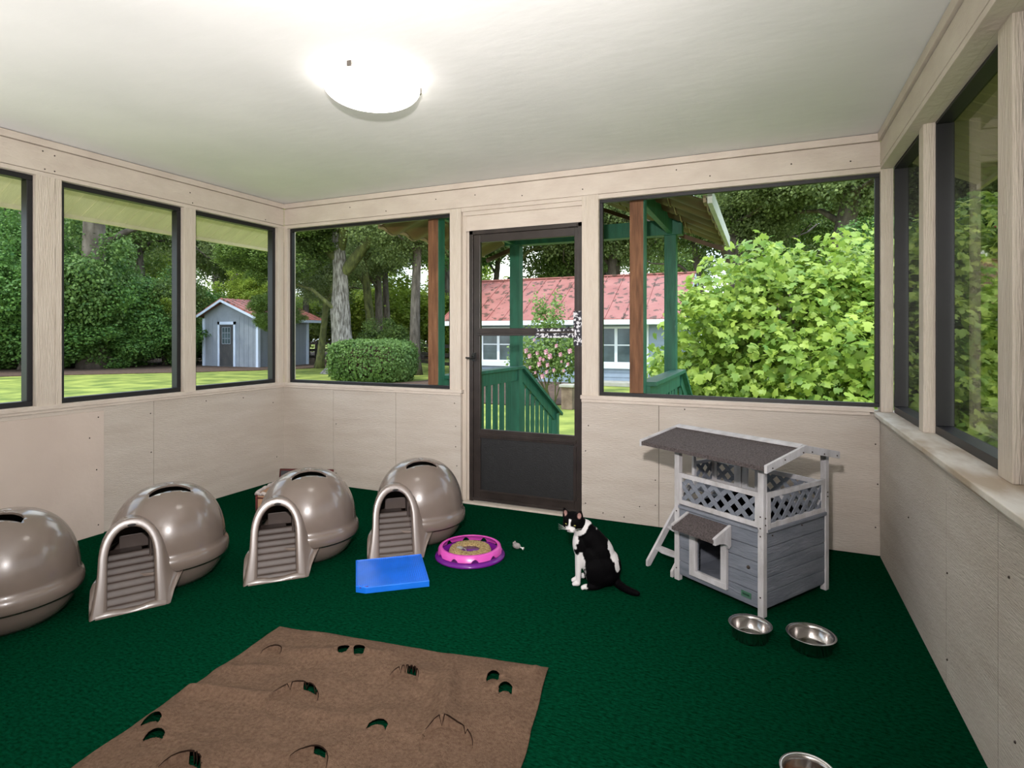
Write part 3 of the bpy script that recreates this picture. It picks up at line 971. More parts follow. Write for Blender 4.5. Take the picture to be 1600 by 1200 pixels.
for (cx_, cy_, r_, lf) in HL:
    dx, dy = gx - cx_, gy - cy_
    d = np.hypot(dx, dy) + 1e-6
    back = np.maximum(0, -dy / d) ** 0.6
    h = np.where(d >= r_, h + (lf + .006) * back * np.exp(-(d - r_) / 0.045), np.minimum(h, 0.003 + 0.35 * h))
ed = np.minimum(np.minimum(gx, DX - gx), np.minimum(gy, DY - gy))
h = 0.003 + np.maximum(0, h) * np.minimum(1, ed / 0.05 + 0.25)
ex = np.array([0.009 * noise.noise(Vector((y * 6, 9.0, 0))) for y in gy[0]])[None, :] * (1 - np.minimum(1, np.minimum(gx, DX - gx) / 0.2))
ey = np.array([0.009 * noise.noise(Vector((x * 6, 3.0, 0))) for x in gx[:, 0]])[:, None] * (1 - np.minimum(1, np.minimum(gy, DY - gy) / 0.2))
P = np.stack([gx + ex - 0.06 * (1 - gx / DX) * gy + 0.05 * (gx / DX) * gy, gy + ey, h], -1)
cxm, cym = gx[:-1, :-1] + DX / NX / 2, gy[:-1, :-1] + DY / NY / 2
hole = np.zeros((NX, NY), bool)
for (cx_, cy_, r_, lf) in HL:
    dx, dy = cxm - cx_, cym - cy_
    d = np.hypot(dx, dy) + 1e-6
    c_ = -dy / d
    if r_ > 0.04:
        wd = 0.0052 * np.clip((c_ - .72) / .2, 0, 1) * np.clip((dx + .25 * r_) / (.2 * r_), 0, 1)
        hole |= (np.abs(d - r_) < wd) & (wd > .0022) & (lf > .009)
    else:
        hole |= (np.abs(d - r_) < 0.0048 * np.clip((c_ + .1) / .6, 0, 1))
rug = MB()
idx = lambda i, j: i * (NY + 1) + j
F = [(idx(i, j), idx(i + 1, j), idx(i + 1, j + 1), idx(i, j + 1)) for i in range(NX) for j in range(NY) if not hole[i, j]]
V = [(p[0], -p[1], p[2]) for p in P.reshape(-1, 3)]
rug.add(V, F, True)
o = rug.build('felt_rug', M['rug'], None, loc=(1.905, -1.917, 0.001), rot=R(8.28))
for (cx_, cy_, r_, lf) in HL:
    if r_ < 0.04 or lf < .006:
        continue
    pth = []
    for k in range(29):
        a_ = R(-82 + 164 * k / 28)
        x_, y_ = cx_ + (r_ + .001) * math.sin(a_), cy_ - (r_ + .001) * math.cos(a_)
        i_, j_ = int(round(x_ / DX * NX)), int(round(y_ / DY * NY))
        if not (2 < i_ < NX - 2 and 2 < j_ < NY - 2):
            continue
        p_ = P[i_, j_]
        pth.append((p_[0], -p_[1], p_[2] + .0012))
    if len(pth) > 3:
        MB().tube(pth, [0.0006 + 0.0016 * math.sin(math.pi * q / (len(pth) - 1)) for q in range(len(pth))], 6).build('slit_shade_strip', M['slit_shade'], o)  # thin dark tube laid along the slit as its painted shade
s_ = o.modifiers.new('thick', 'SOLIDIFY')
s_.thickness = 0.0025
s_.offset = 1
tag(o, 'rumpled brown felt cat rug with round and half-moon cut holes on the green carpet', 'rug')

# ------------------------------------------------------------------ steel bowls
bprof = [(0, 0.002), (0.066, 0.002), (0.071, 0.0), (0.074, 0.004), (0.079, 0.048), (0.086, 0.053), (0.088, 0.056), (0.085, 0.058), (0.077, 0.054), (0.074, 0.046), (0.069, 0.010), (0.062, 0.005), (0, 0.005)]


def bowl(name, loc, s_, label, rx=0, ry=0):
    r_ = thing(name, label, 'bowl', loc, 0, 'steel pet bowls on the carpet')
    r_.rotation_euler = (rx, ry, 0)
    MB().lathe([(r * s_, z) for r, z in bprof], 72).build('bowl', M['steel'], r_)
    MB().lathe([(0.0865 * s_, 0.0555), (0.0885 * s_, 0.0535), (0.0905 * s_, 0.0565), (0.0880 * s_, 0.0590), (0.0865 * s_, 0.0555)], 72).build('rolled_rim', M['steel'], r_)
    return r_


bowl('pet_bowl', (3.708, -1.21, 0), 0.93, 'empty steel pet bowl right beside the cat house front leg')
bowl('pet_bowl', (3.928, -1.20, 0), 1.0, 'empty steel pet bowl to the right, nearer the right wall')
b3 = bowl('pet_bowl', (3.872, -2.005, 0), 0.80, 'steel pet bowl with kibble, cut off by the bottom edge of the picture')
fd = MB().lathe([(0.052, 0.016), (0.03, 0.023), (0, 0.026)], 40)
o = fd.build('kibble_heap', M['food'], None, loc=(3.872, -2.005, 0.0))
k = MB()
for i in range(150):
    a, r = RS.uniform(0, 6.28), 0.050 * math.sqrt(RS.uniform())
    k.ball((r * math.cos(a), r * math.sin(a), 0.020 + 0.008 * (1 - r / 0.05) + RS.uniform(0, .003)), (0.0045, 0.0045, 0.0028), 7, 4)
tag(o, 'brown kibble lying in the steel bowl at the bottom edge', 'pet food', kind='stuff')
me = k.build('x', M['food'])
dg = me.data
bm = bmesh.new()
bm.from_mesh(o.data)
bm.from_mesh(dg)
bm.to_mesh(o.data)
bm.free()
bpy.data.objects.remove(me)

# ------------------------------------------------------------------ wooden cat house (x: left along its front, y: back)
HO = (3.756, -1.018, 0)
TH = R(146.89)
Mh = Matrix(((math.cos(TH), math.sin(TH), 0), (math.sin(TH), -math.cos(TH), 0), (0, 0, 1)))


class HB(MB):
    """shapes given in the cat house's own x (left), y (back), z"""

    def build(s, *a, **k):
        s.v = [tuple(Mh @ Vector(p)) for p in s.v]
        return super().build(*a, **k)


ch = thing('cat_house', 'two-storey grey and white wooden cat house with felt roof and ladder', 'cat house', HO)
BW, BD = 0.492, 0.527
pw = 0.028


def post(x, y, z1, nm='corner_post'):
    return HB().box((x, y, 0), (x + pw, y + pw, z1)).build(nm, M['white_wood'], ch, bevel=0.002)


post(0, 0, 0.662)
post(BW - pw, 0, 0.664)
post(0, BD - pw, 0.662)
post(BW - pw, BD - pw, 0.664)
# cladding boards, front wall with the opening at x .21-.355
nb = 5
zb0, zb1 = 0.036, 0.362
bh = (zb1 - zb0) / nb
cf = HB()
for i in range(nb):
    za = zb0 + i * bh
    zz = za + bh - 0.0035
    ox0, ox1, oz0, oz1 = 0.212, 0.354, 0.086, 0.285
    if zz > oz0 and za < oz1:
        cf.box((pw, 0.006, za), (ox0, 0.016, zz)).box((ox1, 0.006, za), (BW - pw, 0.016, zz))
        if za < oz0:
            cf.box((ox0, 0.006, za), (ox1, 0.016, oz0))
        if zz > oz1:
            cf.box((ox0, 0.006, oz1), (ox1, 0.016, zz))
    else:
        cf.box((pw, 0.006, za), (BW - pw, 0.016, zz))
cf.box((pw, 0.014, zb0), (0.212, 0.018, zb1)).box((0.354, 0.014, zb0), (BW - pw, 0.018, zb1))
cf.build('front_wall', M['gray_wood'], ch, bevel=0.0012)
cs = HB()
for i in range(nb):
    za = zb0 + i * bh
    cs.box((0.006, pw, za), (0.016, BD - pw, za + bh - 0.0035))
cs.box((0.014, pw, zb0), (0.018, BD - pw, zb1))
cs.build('side_wall', M['gray_wood'], ch, bevel=0.0012)
cs = HB().box((BW - 0.016, pw, zb0), (BW - 0.006, BD - pw, zb1))
cs.build('side_wall', M['gray_wood'], ch, bevel=0.0012)
HB().box((pw, BD - 0.018, zb0), (BW - pw, BD - 0.008, zb1)).build('back_panel', M['gray_wood'], ch)
HB().box((0.01, 0.01, zb0 - .006), (BW - 0.01, BD - 0.01, zb0 + .002)).build('floor_board', M['gray_wood'], ch)
HB().box((-0.004 + pw, -0.006, 0.364), (BW - pw, BD - 0.005, 0.378)).box((-0.006, pw, 0.364), (BW, BD - pw, 0.378)).build('deck_board', M['gray_wood'], ch, bevel=0.001)
# door casing, awning
HB().box((0.181, -0.010, 0.057), (0.392, 0.008, 0.086)).box((0.181, -0.010, 0.086), (0.212, 0.008, 0.30)).box((0.354, -0.010, 0.086), (0.392, 0.008, 0.30)).build('door_casing', M['white_wood'], ch, bevel=0.0015)
br_ = [(-0.112, 0.316), (0.004, 0.358), (0.004, 0.262), (-0.012, 0.252), (-0.022, 0.268), (-0.045, 0.281), (-0.075, 0.286), (-0.108, 0.285)]
for x in (0.163, 0.402):
    HB().prism(br_, x, x + 0.014, 'x').build('awning_bracket', M['white_wood'], ch, bevel=0.001)
HB().add([(0.172, -0.116, 0.308), (0.407, -0.116, 0.308), (0.407, 0.004, 0.351), (0.172, 0.004, 0.351), (0.172, -0.116, 0.294), (0.407, -0.116, 0.294), (0.407, 0.004, 0.340), (0.172, 0.004, 0.340)],
         [(0, 1, 2, 3), (7, 6, 5, 4), (0, 4, 5, 1), (2, 6, 7, 3), (0, 3, 7, 4), (1, 5, 6, 2)]).build('awning', M['felt'], ch)


def lattice(x0, x1, z0, z1, y, plane='y', th=0.004, sp=0.074, w=0.021):
    """crossed diagonal slats clipped to a rectangle; returns one HB mesh"""
    hb = HB()
    span = z1 - z0
    for layer, sg in ((0, 1), (1, -1)):
        k = x0 - span
        while k < x1 + span:
            # centre line x = k + sg*(z-z0)
            pts = []
            for off in (-w * 0.707, w * 0.707):
                a0, a1 = k + off, k + off + sg * span
                pts.append((a0, a1))
            quad = [(pts[0][0], z0), (pts[1][0], z0), (pts[1][1], z1), (pts[0][1], z1)]

            def clip(poly, axis_val, keep_less):
                out_ = []
                for a, b_ in zip(poly, poly[1:] + poly[:1]):
                    ia = (a[0] <= axis_val) if keep_less else (a[0] >= axis_val)
                    ib = (b_[0] <= axis_val) if keep_less else (b_[0] >= axis_val)
                    if ia:
                        out_.append(a)
                    if ia != ib:
                        t = (axis_val - a[0]) / (b_[0] - a[0])
                        out_.append((axis_val, a[1] + t * (b_[1] - a[1])))
                return out_
            q = clip(quad, x0, False)
            q = clip(q, x1, True) if len(q) > 2 else q
            if len(q) > 2:
                yy = y + layer * th
                hb.prism(q, yy, yy + th, 'y' if plane == 'y' else 'x')
            k += sp
    return hb


# front gallery
HB().box((pw, 0.002, 0.516), (BW - pw, 0.016, 0.538)).box((pw, 0.002, 0.384), (BW - pw, 0.016, 0.406)).box((pw, 0.003, 0.406), (pw + .016, 0.015, 0.516)).box((BW - pw - .016, 0.003, 0.406), (BW - pw, 0.015, 0.516)).build('front_railing', M['white_wood'], ch, bevel=0.001)
lattice(pw + .014, BW - pw - .014, 0.404, 0.518, 0.006).build('front_lattice', M['gray_wood'], ch)
# right side gallery
HB().box((0.002, pw, 0.512), (0.016, BD - pw, 0.534)).box((0.002, pw, 0.378), (0.016, BD - pw, 0.400)).box((0.003, pw, 0.400), (0.015, pw + .02, 0.512)).box((0.003, BD - pw - .03, 0.400), (0.015, BD - pw, 0.512)).box((-0.003, pw - .006, 0.366), (0.004, pw + .022, 0.54)).build('side_railing', M['white_wood'], ch, bevel=0.001)
lattice(pw + .018, BD - pw - .028, 0.398, 0.514, 0.006, 'x').build('side_lattice', M['gray_wood'], ch)
# back gallery with the two window openings, running on behind the ladder
bk = HB()
yb_ = BD - 0.022
bk.box((0.02, yb_, 0.500), (0.665, yb_ + .014, 0.520)).box((0.02, yb_, 0.378), (0.665, yb_ + .014, 0.402))
bk.box((0.018, yb_, 0.40), (0.05, yb_ + .014, 0.505)).box((0.36, yb_, 0.40), (0.385, yb_ + .014, 0.505)).box((0.43, yb_, 0.40), (0.465, yb_ + .014, 0.505)).box((0.49, yb_, 0.40), (0.512, yb_ + .014, 0.505)).box((0.625, yb_, 0.40), (0.665, yb_ + .014, 0.505))
bk.box((0.385, yb_ - .004, 0.505), (0.12, yb_ + .004, 0.524)).box((0.49, yb_ - .006, 0.518), (0.63, yb_ + .02, 0.526))
bk.build('back_railing', M['white_wood'], ch, bevel=0.001)
lattice(0.03, 0.37, 0.40, 0.502, yb_ + .003).build('back_lattice', M['gray_wood'], ch)
lattice(0.51, 0.63, 0.40, 0.502, yb_ + .003).build('back_lattice', M['gray_wood'], ch)
# landing at the ladder top
HB().box((BW - .01, 0.335, 0.364), (0.68, BD - .004, 0.378)).build('landing', M['gray_wood'], ch, bevel=0.001)
for yy in (0.342, BD - 0.026):
    HB().prism([(0.650, 0.34), (0.668, 0.34), (0.668, 0.50), (0.664, 0.548), (0.654, 0.552), (0.650, 0.50)], yy, yy + 0.022, 'y').build('landing_post', M['white_wood'], ch, bevel=0.002)
HB().box((0.652, 0.36, 0.50), (0.664, BD - .024, 0.518)).build('landing_railing', M['white_wood'], ch, bevel=0.001)
HB().box((0.652, 0.36, 0.378), (0.664, BD - .024, 0.400)).build('landing_railing', M['white_wood'], ch, bevel=0.001)
lattice(0.364, BD - .026, 0.398, 0.502, 0.654, 'x').build('landing_lattice', M['gray_wood'], ch)
# ladder
for x in (0.505, 0.672):
    rail = [(0.0, 0.0), (0.022, 0.0), (0.338, 0.352), (0.338, 0.386), (0.318, 0.386), (0.0, 0.030)]
    HB().prism(rail, x, x + 0.014, 'x').build('ladder_rail', M['white_wood'], ch, bevel=0.0015)
for k in range(3):
    y = 0.075 + 0.088 * k
    z = 0.083 + 0.098 * k
    HB().prism([(0.518, y - .012), (0.56, y - .024), (0.62, y - .028), (0.673, y - .012), (0.673, y + .03), (0.518, y + .03)], z - .006, z + .006, 'z').build('rung', M['white_wood'], ch, bevel=0.001)
# roof: two felt slopes, white rakes, ridge boards
ry, rzv = 0.222, 0.727
eF, eB = -0.066, 0.508
zeF, zeB = 0.672, 0.668
for (ya, za), (yc, zc) in (((eF, zeF), (ry, rzv)), ((eB, zeB), (ry, rzv))):
    HB().add([(-0.052, ya, za), (0.650, ya, za), (0.650, yc, zc), (-0.052, yc, zc), (-0.052, ya, za - .011), (0.650, ya, za - .011), (0.650, yc, zc - .011), (-0.052, yc, zc - .011)],
             [(0, 1, 2, 3), (7, 6, 5, 4), (0, 4, 5, 1), (2, 6, 7, 3), (0, 3, 7, 4), (1, 5, 6, 2)]).build('roof_slope', M['felt'], ch)
HB().box((-0.05, eF - .003, zeF - .018), (0.65, eF + .004, zeF + .0005)).build('eave_edge', M['felt'], ch)
for x in (-0.062, 0.650):
    for (ya, za, yc, zc) in ((eF - .004, zeF, ry, rzv), (ry, rzv, eB, zeB)):
        HB().prism([(ya, za - .026), (yc, zc - .026), (yc, zc + .008), (ya, za + .008)], x, x + 0.013, 'x').build('rake_board', M['white_wood'], ch, bevel=0.001)
HB().prism([(ry - .032, rzv - .003), (ry, rzv + .006), (ry, rzv + .012), (ry - .032, rzv + .003)], -0.05, 0.652, 'x').build('ridge_board', M['white_wood'], ch)
HB().prism([(ry + .032, rzv - .003), (ry, rzv + .006), (ry, rzv + .012), (ry + .032, rzv + .003)], -0.05, 0.652, 'x').build('ridge_board', M['white_wood'], ch)
o = HB().box((0.062, 0.0035, 0.058), (0.112, 0.0065, 0.084)).build('maker_plate', M['green_label'], ch)
HB().box((0.070, 0.0025, 0.067), (0.104, 0.0037, 0.076)).build('plate_print', M['green_mark'], o)
HB().lathe([(0, -0.0), (0.007, 0), (0.009, 0.003), (0.005, 0.004), (0.0, 0.002)], 16, c=(0, 0, 0)).build
kn = MB().ball(tuple(Mh @ Vector((0.076, 0.004, 0.196))), (0.008, 0.008, 0.008), 12, 8).build('wood_plug', M['screw'], ch)
for (x, y, z) in ((0.014, -.001, 0.35), (0.014, -.001, 0.085), (0.014, -.001, 0.385), (0.014, -.001, 0.435), (BW - .014, -.001, 0.345), (BW - .014, -.001, 0.06), (-.001, 0.014, 0.40), (-.001, 0.014, 0.43), (-.001, BD - .014, 0.45), (-.001, BD - .014, 0.47),
                  (-.063, -.03, .665), (-.063, .06, .69), (-.063, .2, .705), (-.063, .27, .70), (-.063, .37, .68), (-.063, .48, .66), (0.002, 0.07, .345), (.002, .3, .35)):
    MB().ball(tuple(Mh @ Vector((x, y, z))), (0.0035, 0.0035, 0.0035), 8, 5).build('screw_head', M['screw'], ch)

# ------------------------------------------------------------------ cat (x: picture right, y: away from the camera)
cat = thing('cat', 'black and white cat sitting with its back half turned, looking at the camera', 'cat', (3.001, -0.973, 0), 0.414)


def capsule(mb, p, q, r0, r1, n=16, k=10):
    p, q = Vector(p), Vector(q)
    for i in range(k + 1):
        t = i / k
        c = p.lerp(q, t)
        r = r0 + (r1 - r0) * t
        mb.ball(c, (r, r, r), n, 10)


cb = MB()


def ell(c, r, rx=0, ry_=0, rz_=0):
    m_ = (Matrix.Rotation(rz_, 3, 'Z') @ Matrix.Rotation(ry_, 3, 'Y') @ Matrix.Rotation(rx, 3, 'X'))
    cb.ball(c, r, 28, 18, m_)


# coordinates (x, y(away), z)
ell((-0.002, 0.0, 0.130), (0.082, 0.068, 0.105), 0, R(-18))
ell((0.0, 0.0, 0.195), (0.062, 0.058, 0.085), 0, R(-34))
ell((0.035, 0.0, 0.093), (0.090, 0.080, 0.090), 0, R(14))
ell((0.030, 0.0, 0.060), (0.088, 0.088, 0.060))
ell((0.018, 0.0, 0.160), (0.070, 0.066, 0.100), 0, R(-26))
ell((-0.022, 0.0, 0.222), (0.060, 0.054, 0.080), 0, R(-38))
ell((-0.068, 0.0, 0.190), (0.046, 0.046, 0.080), 0, R(-8))
ell((-0.060, -0.002, 0.270), (0.052, 0.044, 0.050), 0, R(-35))
ell((-0.082, -0.002, 0.292), (0.044, 0.042, 0.040))
# head, turned to the camera
hc = Vector((-0.112, -0.008, 0.312))
hd = Vector((-0.42, -0.86, -0.26)).normalized()
sd = Vector((0.90, -0.42, -0.06)).normalized()      # picture-right of the face
up_ = sd.cross(hd) * 1.0
if up_.z < 0:
    up_ = -up_
Hm = Matrix((sd, hd, up_)).transposed()


def hp(a, b_, c):
    """head frame: a right, b forward, c up"""
    return hc + sd * a + hd * b_ + up_ * c


def hell(c, r):
    cb.ball(hp(*c), r, 24, 16, Hm)


hell((0, 0, 0.006), (0.051, 0.047, 0.042))
hell((0.024, 0.012, -0.014), (0.027, 0.027, 0.022))
hell((-0.024, 0.012, -0.014), (0.027, 0.027, 0.022))
hell((0.0, 0.038, -0.014), (0.017, 0.022, 0.015))
hell((0.011, 0.045, -0.021), (0.0125, 0.013, 0.011))
hell((-0.011, 0.045, -0.021), (0.0125, 0.013, 0.011))
hell((0.0, 0.036, -0.031), (0.012, 0.014, 0.009))
hell((0.0, 0.036, 0.004), (0.009, 0.018, 0.012))
# ears: thick cupped triangles
for s2 in (-1, 1):
    base = [hp(s2 * 0.014, 0.004, 0.036), hp(s2 * 0.048, -0.002, 0.016), hp(s2 * 0.036, -0.022, 0.026)]
    tip = hp(s2 * 0.046, 0.004, 0.072)
    for t in np.linspace(0, 1, 12):
        for u in np.linspace(0, 1, 7):
            q = base[0].lerp(base[1], u)
            back_ = base[2]
            mid = q.lerp(back_, 0.35 * math.sin(math.pi * u))
            pnt = mid.lerp(tip, t)
            r = 0.0062 * (1 - t) + 0.0028
            cb.ball(pnt, (r, r, r), 8, 6)
# forelegs
for yy in (0.024, -0.020):
    capsule(cb, (-0.078, yy, 0.20), (-0.086, yy, 0.10), 0.025, 0.0145)
    capsule(cb, (-0.086, yy, 0.10), (-0.088, yy, 0.020), 0.0145, 0.0115)
    ell((-0.097, yy, 0.013), (0.021, 0.0145, 0.013))
    for q in (-1, 0, 1):
        ell((-0.112, yy + q * 0.008, 0.010), (0.008, 0.005, 0.008))
# thigh and hind foot on the near and far side
for s2 in (-1, 1):
    ell((0.005, s2 * 0.058, 0.078), (0.066, 0.032, 0.070), 0, R(-18))
    ell((-0.030, s2 * 0.064, 0.016), (0.050, 0.018, 0.016))
    for q in (-1, 0, 1):
        ell((-0.074, s2 * 0.064 + q * 0.008, 0.011), (0.009, 0.006, 0.009))
# tail
tp = [(0.085, -0.02, 0.034), (0.105, -0.055, 0.022), (0.125, -0.090, 0.019), (0.148, -0.118, 0.018), (0.176, -0.140, 0.017)]
for a, b_, r0, r1 in zip(tp, tp[1:], (0.024, 0.020, 0.018, 0.017), (0.020, 0.018, 0.017, 0.012)):
    capsule(cb, a, b_, r0, r1)
tmp = cb.build('body', M['dark'])
md = tmp.modifiers.new('r', 'REMESH')
md.mode = 'VOXEL'
md.voxel_size = 0.0027
sm = tmp.modifiers.new('s', 'SMOOTH')
sm.factor = 0.6
sm.iterations = 22
me = evaluated(tmp, 'cat_body')
bpy.data.objects.remove(tmp)
nv = len(me.vertices)
co = np.zeros(nv * 3)
me.vertices.foreach_get('co', co)
co = co.reshape(-1, 3)


def seg(px, pz, a, b_):
    a, b_ = np.array(a), np.array(b_)
    d = b_ - a
    t = np.clip(((px - a[0]) * d[0] + (pz - a[1]) * d[1]) / (d @ d), 0, 1)
    return np.hypot(px - a[0] - t * d[0], pz - a[1] - t * d[1])


X, Y, Z = co.T
nz = np.array([noise.noise(Vector(p) * 60) for p in co]) * 0.006 + np.array([noise.noise(Vector(p) * 220) for p in co]) * 0.003
wt = np.full(nv, -1.0)


def white(dist, r):
    global wt
    wt = np.maximum(wt, (r - dist + nz) / 0.004)


def black(dist, r):
    global wt
    wt = np.minimum(wt, -(r - dist + nz) / 0.004)


white(seg(X, Z, (-0.125, 0.245), (-0.090, 0.12)), 0.034)
white(seg(X, Z, (-0.090, 0.12), (-0.09, 0.0)), 0.034)
white(seg(X, Z, (-0.120, 0.262), (-0.030, 0.315)), 0.030)
white(seg(X, Z, (-0.030, 0.318), (0.010, 0.290)), 0.019)
black(seg(X, Z, (-0.022, 0.283), (-0.078, 0.195)), 0.021)
black(seg(X, Z, (0.02, 0.255), (-0.035, 0.18)), 0.026)
black(seg(X, Z, (-0.078, 0.195), (-0.095, 0.172)), 0.010)
white(seg(X, Z, (0.070, 0.205), (0.086, 0.150)), 0.021)
white(seg(X, Z, (0.088, 0.150), (0.098, 0.095)), 0.014)
white(np.hypot(X + 0.088, Z - 0.008), 0.040)
white(np.hypot(np.hypot(X + 0.070, Z - 0.008), Y + 0.064), 0.026)
hx_ = co - np.array(hc)
ha, hb_, hcz = hx_ @ np.array(sd), hx_ @ np.array(hd), hx_ @ np.array(up_)
inhead = (np.hypot(np.hypot(ha, hb_), hcz - .004) < 0.060) | ((hcz > 0.02) & (np.abs(ha) < 0.07) & (np.abs(hb_) < 0.06))
hw_ = np.where(inhead, -1.0, wt)
hw_ = np.where(inhead & (hcz < -0.024) & (hb_ < 0.03), wt, hw_)
muz = (0.0245 - np.hypot(ha, np.maximum(0, np.abs(hcz + 0.024) - 0.006)) + nz) / 0.004
muz = np.where(hb_ > 0.012, muz, -1)
blz = ((0.0065 + 0.10 * np.clip(0.012 - hcz, 0, .02)) - np.abs(ha + 0.002) + nz * .5) / 0.003
blz = np.where((hb_ > 0.02) & (hcz < 0.032) & (hcz > -0.02), blz, -1)
hw_ = np.where(inhead, np.maximum(hw_, np.maximum(muz, blz)), hw_)
wt = np.clip(hw_, 0, 1)
pink = np.clip((0.0052 - np.sqrt((ha) ** 2 + (hcz + 0.014) ** 2 + (hb_ - 0.058) ** 2)) / 0.003, 0, 1)
for s2 in (-1, 1):
    c_ = (s2 * 0.036, 0.010, 0.044)
    dd = np.sqrt(((ha - c_[0]) / 0.011) ** 2 + ((hb_ - c_[1]) / 0.014) ** 2 + ((hcz - c_[2]) / 0.017) ** 2)
    pink = np.maximum(pink, np.clip((1 - dd) * 3, 0, 1))
colr = np.zeros((nv, 4), np.float32)
blk = np.array([0.0022, 0.0020, 0.0024])
wht = np.array([0.62, 0.60, 0.60])
pk = np.array([0.34, 0.20, 0.18])
cc = blk + (wht - blk) * wt[:, None]
cc = cc + (pk - cc) * pink[:, None]
colr[:, :3] = cc
colr[:, 3] = 1
at = me.color_attributes.new('fur', 'FLOAT_COLOR', 'POINT')
at.data.foreach_set('color', colr.ravel())
fm = bpy.data.materials.new('cat_fur')
fm.use_nodes = True
nt = fm.node_tree
b = nt.nodes['Principled BSDF']
b.inputs['Roughness'].default_value = 0.6
b.inputs['Specular IOR Level'].default_value = 0.03
an = nt.nodes.new('ShaderNodeAttribute')
an.attribute_name = 'fur'
nt.links.new(an.outputs['Color'], b.inputs['Base Color'])
tc = nt.nodes.new('ShaderNodeTexCoord')
mp = nt.nodes.new('ShaderNodeMapping')
mp.inputs['Scale'].default_value = (3, 3, 1)
n2 = nt.nodes.new('ShaderNodeTexNoise')
n2.inputs['Scale'].default_value = 170
bp = nt.nodes.new('ShaderNodeBump')
bp.inputs['Strength'].default_value = 0.5
bp.inputs['Distance'].default_value = 0.004
nt.links.new(tc.outputs['Object'], mp.inputs[0])
nt.links.new(mp.outputs[0], n2.inputs['Vector'])
nt.links.new(n2.outputs[0], bp.inputs['Height'])
nt.links.new(bp.outputs[0], b.inputs['Normal'])
me.materials.clear()
me.materials.append(fm)
me.polygons.foreach_set('use_smooth', [True] * len(me.polygons))
o = bpy.data.objects.new('body', me)
COL.objects.link(o)
o.parent = cat
M['eye'] = mat('amber_eye', (0.22, 0.20, 0.03), 0.1)
for s2 in (-1, 1):
    e = MB().ball(hp(s2 * 0.0205, 0.0395, 0.006), (0.0072, 0.005, 0.0042), 14, 10, Hm).build('eye', M['eye'], cat)
    MB().ball(hp(s2 * 0.0205, 0.0440, 0.006), (0.0022, 0.0012, 0.0032), 10, 8, Hm).build('pupil', M['dark'], e)
for s2 in (-1, 1):
    wk = MB()
    for q in range(4):
        a = hp(s2 * 0.014, 0.050, -0.020 + q * 0.0015)
        e = hp(s2 * 0.062, 0.045, -0.030 + q * 0.010)
        wk.tube([a, a.lerp(e, 0.5) + Vector((0, 0, 0.003)), e], [0.0005, 0.0004, 0.0002], 4)
    wk.build('whiskers', M['whitefelt'], cat)

# ================================================================== outside
G0 = -0.45
o = MB().add([(-90, -30, 0), (60, -30, 0), (60, 95, 0), (-90, 95, 0)], [(0, 1, 2, 3)]).build('lawn', M['lawn'], None, loc=(0, 0, G0))
struct(o, 'bright green lawn around the house', 'lawn')


def patch(pts, label, seed, mat_, z=0.012, thick=0.03):
    """low irregular mound of bedding on the lawn"""
    n = 90
    P = []
    L_ = len(pts)
    for i in range(n):
        t = i / n * L_
        a, b_ = Vector(pts[int(t)]), Vector(pts[(int(t) + 1) % L_])
        p = a.lerp(b_, t % 1)
        q = noise.noise(Vector((p.x * 0.6, p.y * 0.6, seed))) * 0.5
        P.append((p.x + q, p.y + q * 0.7))
    mb = MB().prism(P, G0 - 0.02, G0 + thick, 'z')
    return struct(mb.build('mulch_bed', mat_), label, 'mulch')


patch([(-24, 9.4), (-20.2, 13.4), (-18.2, 16.0), (-16.4, 19.5), (-15, 22), (-20, 40), (-60, 40), (-60, -8), (-34, -4)], 'brown leaf mulch under the trees beyond the left lawn', 1.0, M['mulch'])
patch([(-8.2, 10.4), (-6.5, 9.6), (-1.6, 8.9), (-0.2, 9.6), (0.2, 10.6), (-1.4, 12.4), (-1.8, 15.3), (-7.6, 15.3)], 'mulch bed in front of the red-roofed cottage', 2.0, M['mulch'])

# ---- leaves -------------------------------------------------------
DIAMOND = (np.array([(0, 0, 0), (0.42, 0.5, 0.10), (0, 1.0, -0.06), (-0.42, 0.5, 0.10)]), [(0, 1, 2), (0, 2, 3)])
lobes = []
for k in range(11):
    a = math.pi * (-0.42 + 0.84 * 2 * k / 10 * 0.5 * 1.0)
    a = -2.2 + 4.4 * k / 10
    r = 0.60 if k % 2 == 0 else 0.34
    if k == 5:
        r = 0.34
    lobes.append((r * math.sin(a), 0.45 + r * math.cos(a), -0.06 if k % 2 == 0 else 0.03))
lobes[5] = (0.0, 1.1, -0.12)
FIGLEAF = (np.array([(0, 0.45, 0.07)] + [(0.0, 0.0, 0)] + lobes), [(0, i, i + 1) for i in range(2, 12)] + [(0, 1, 2), (0, 12, 1)])


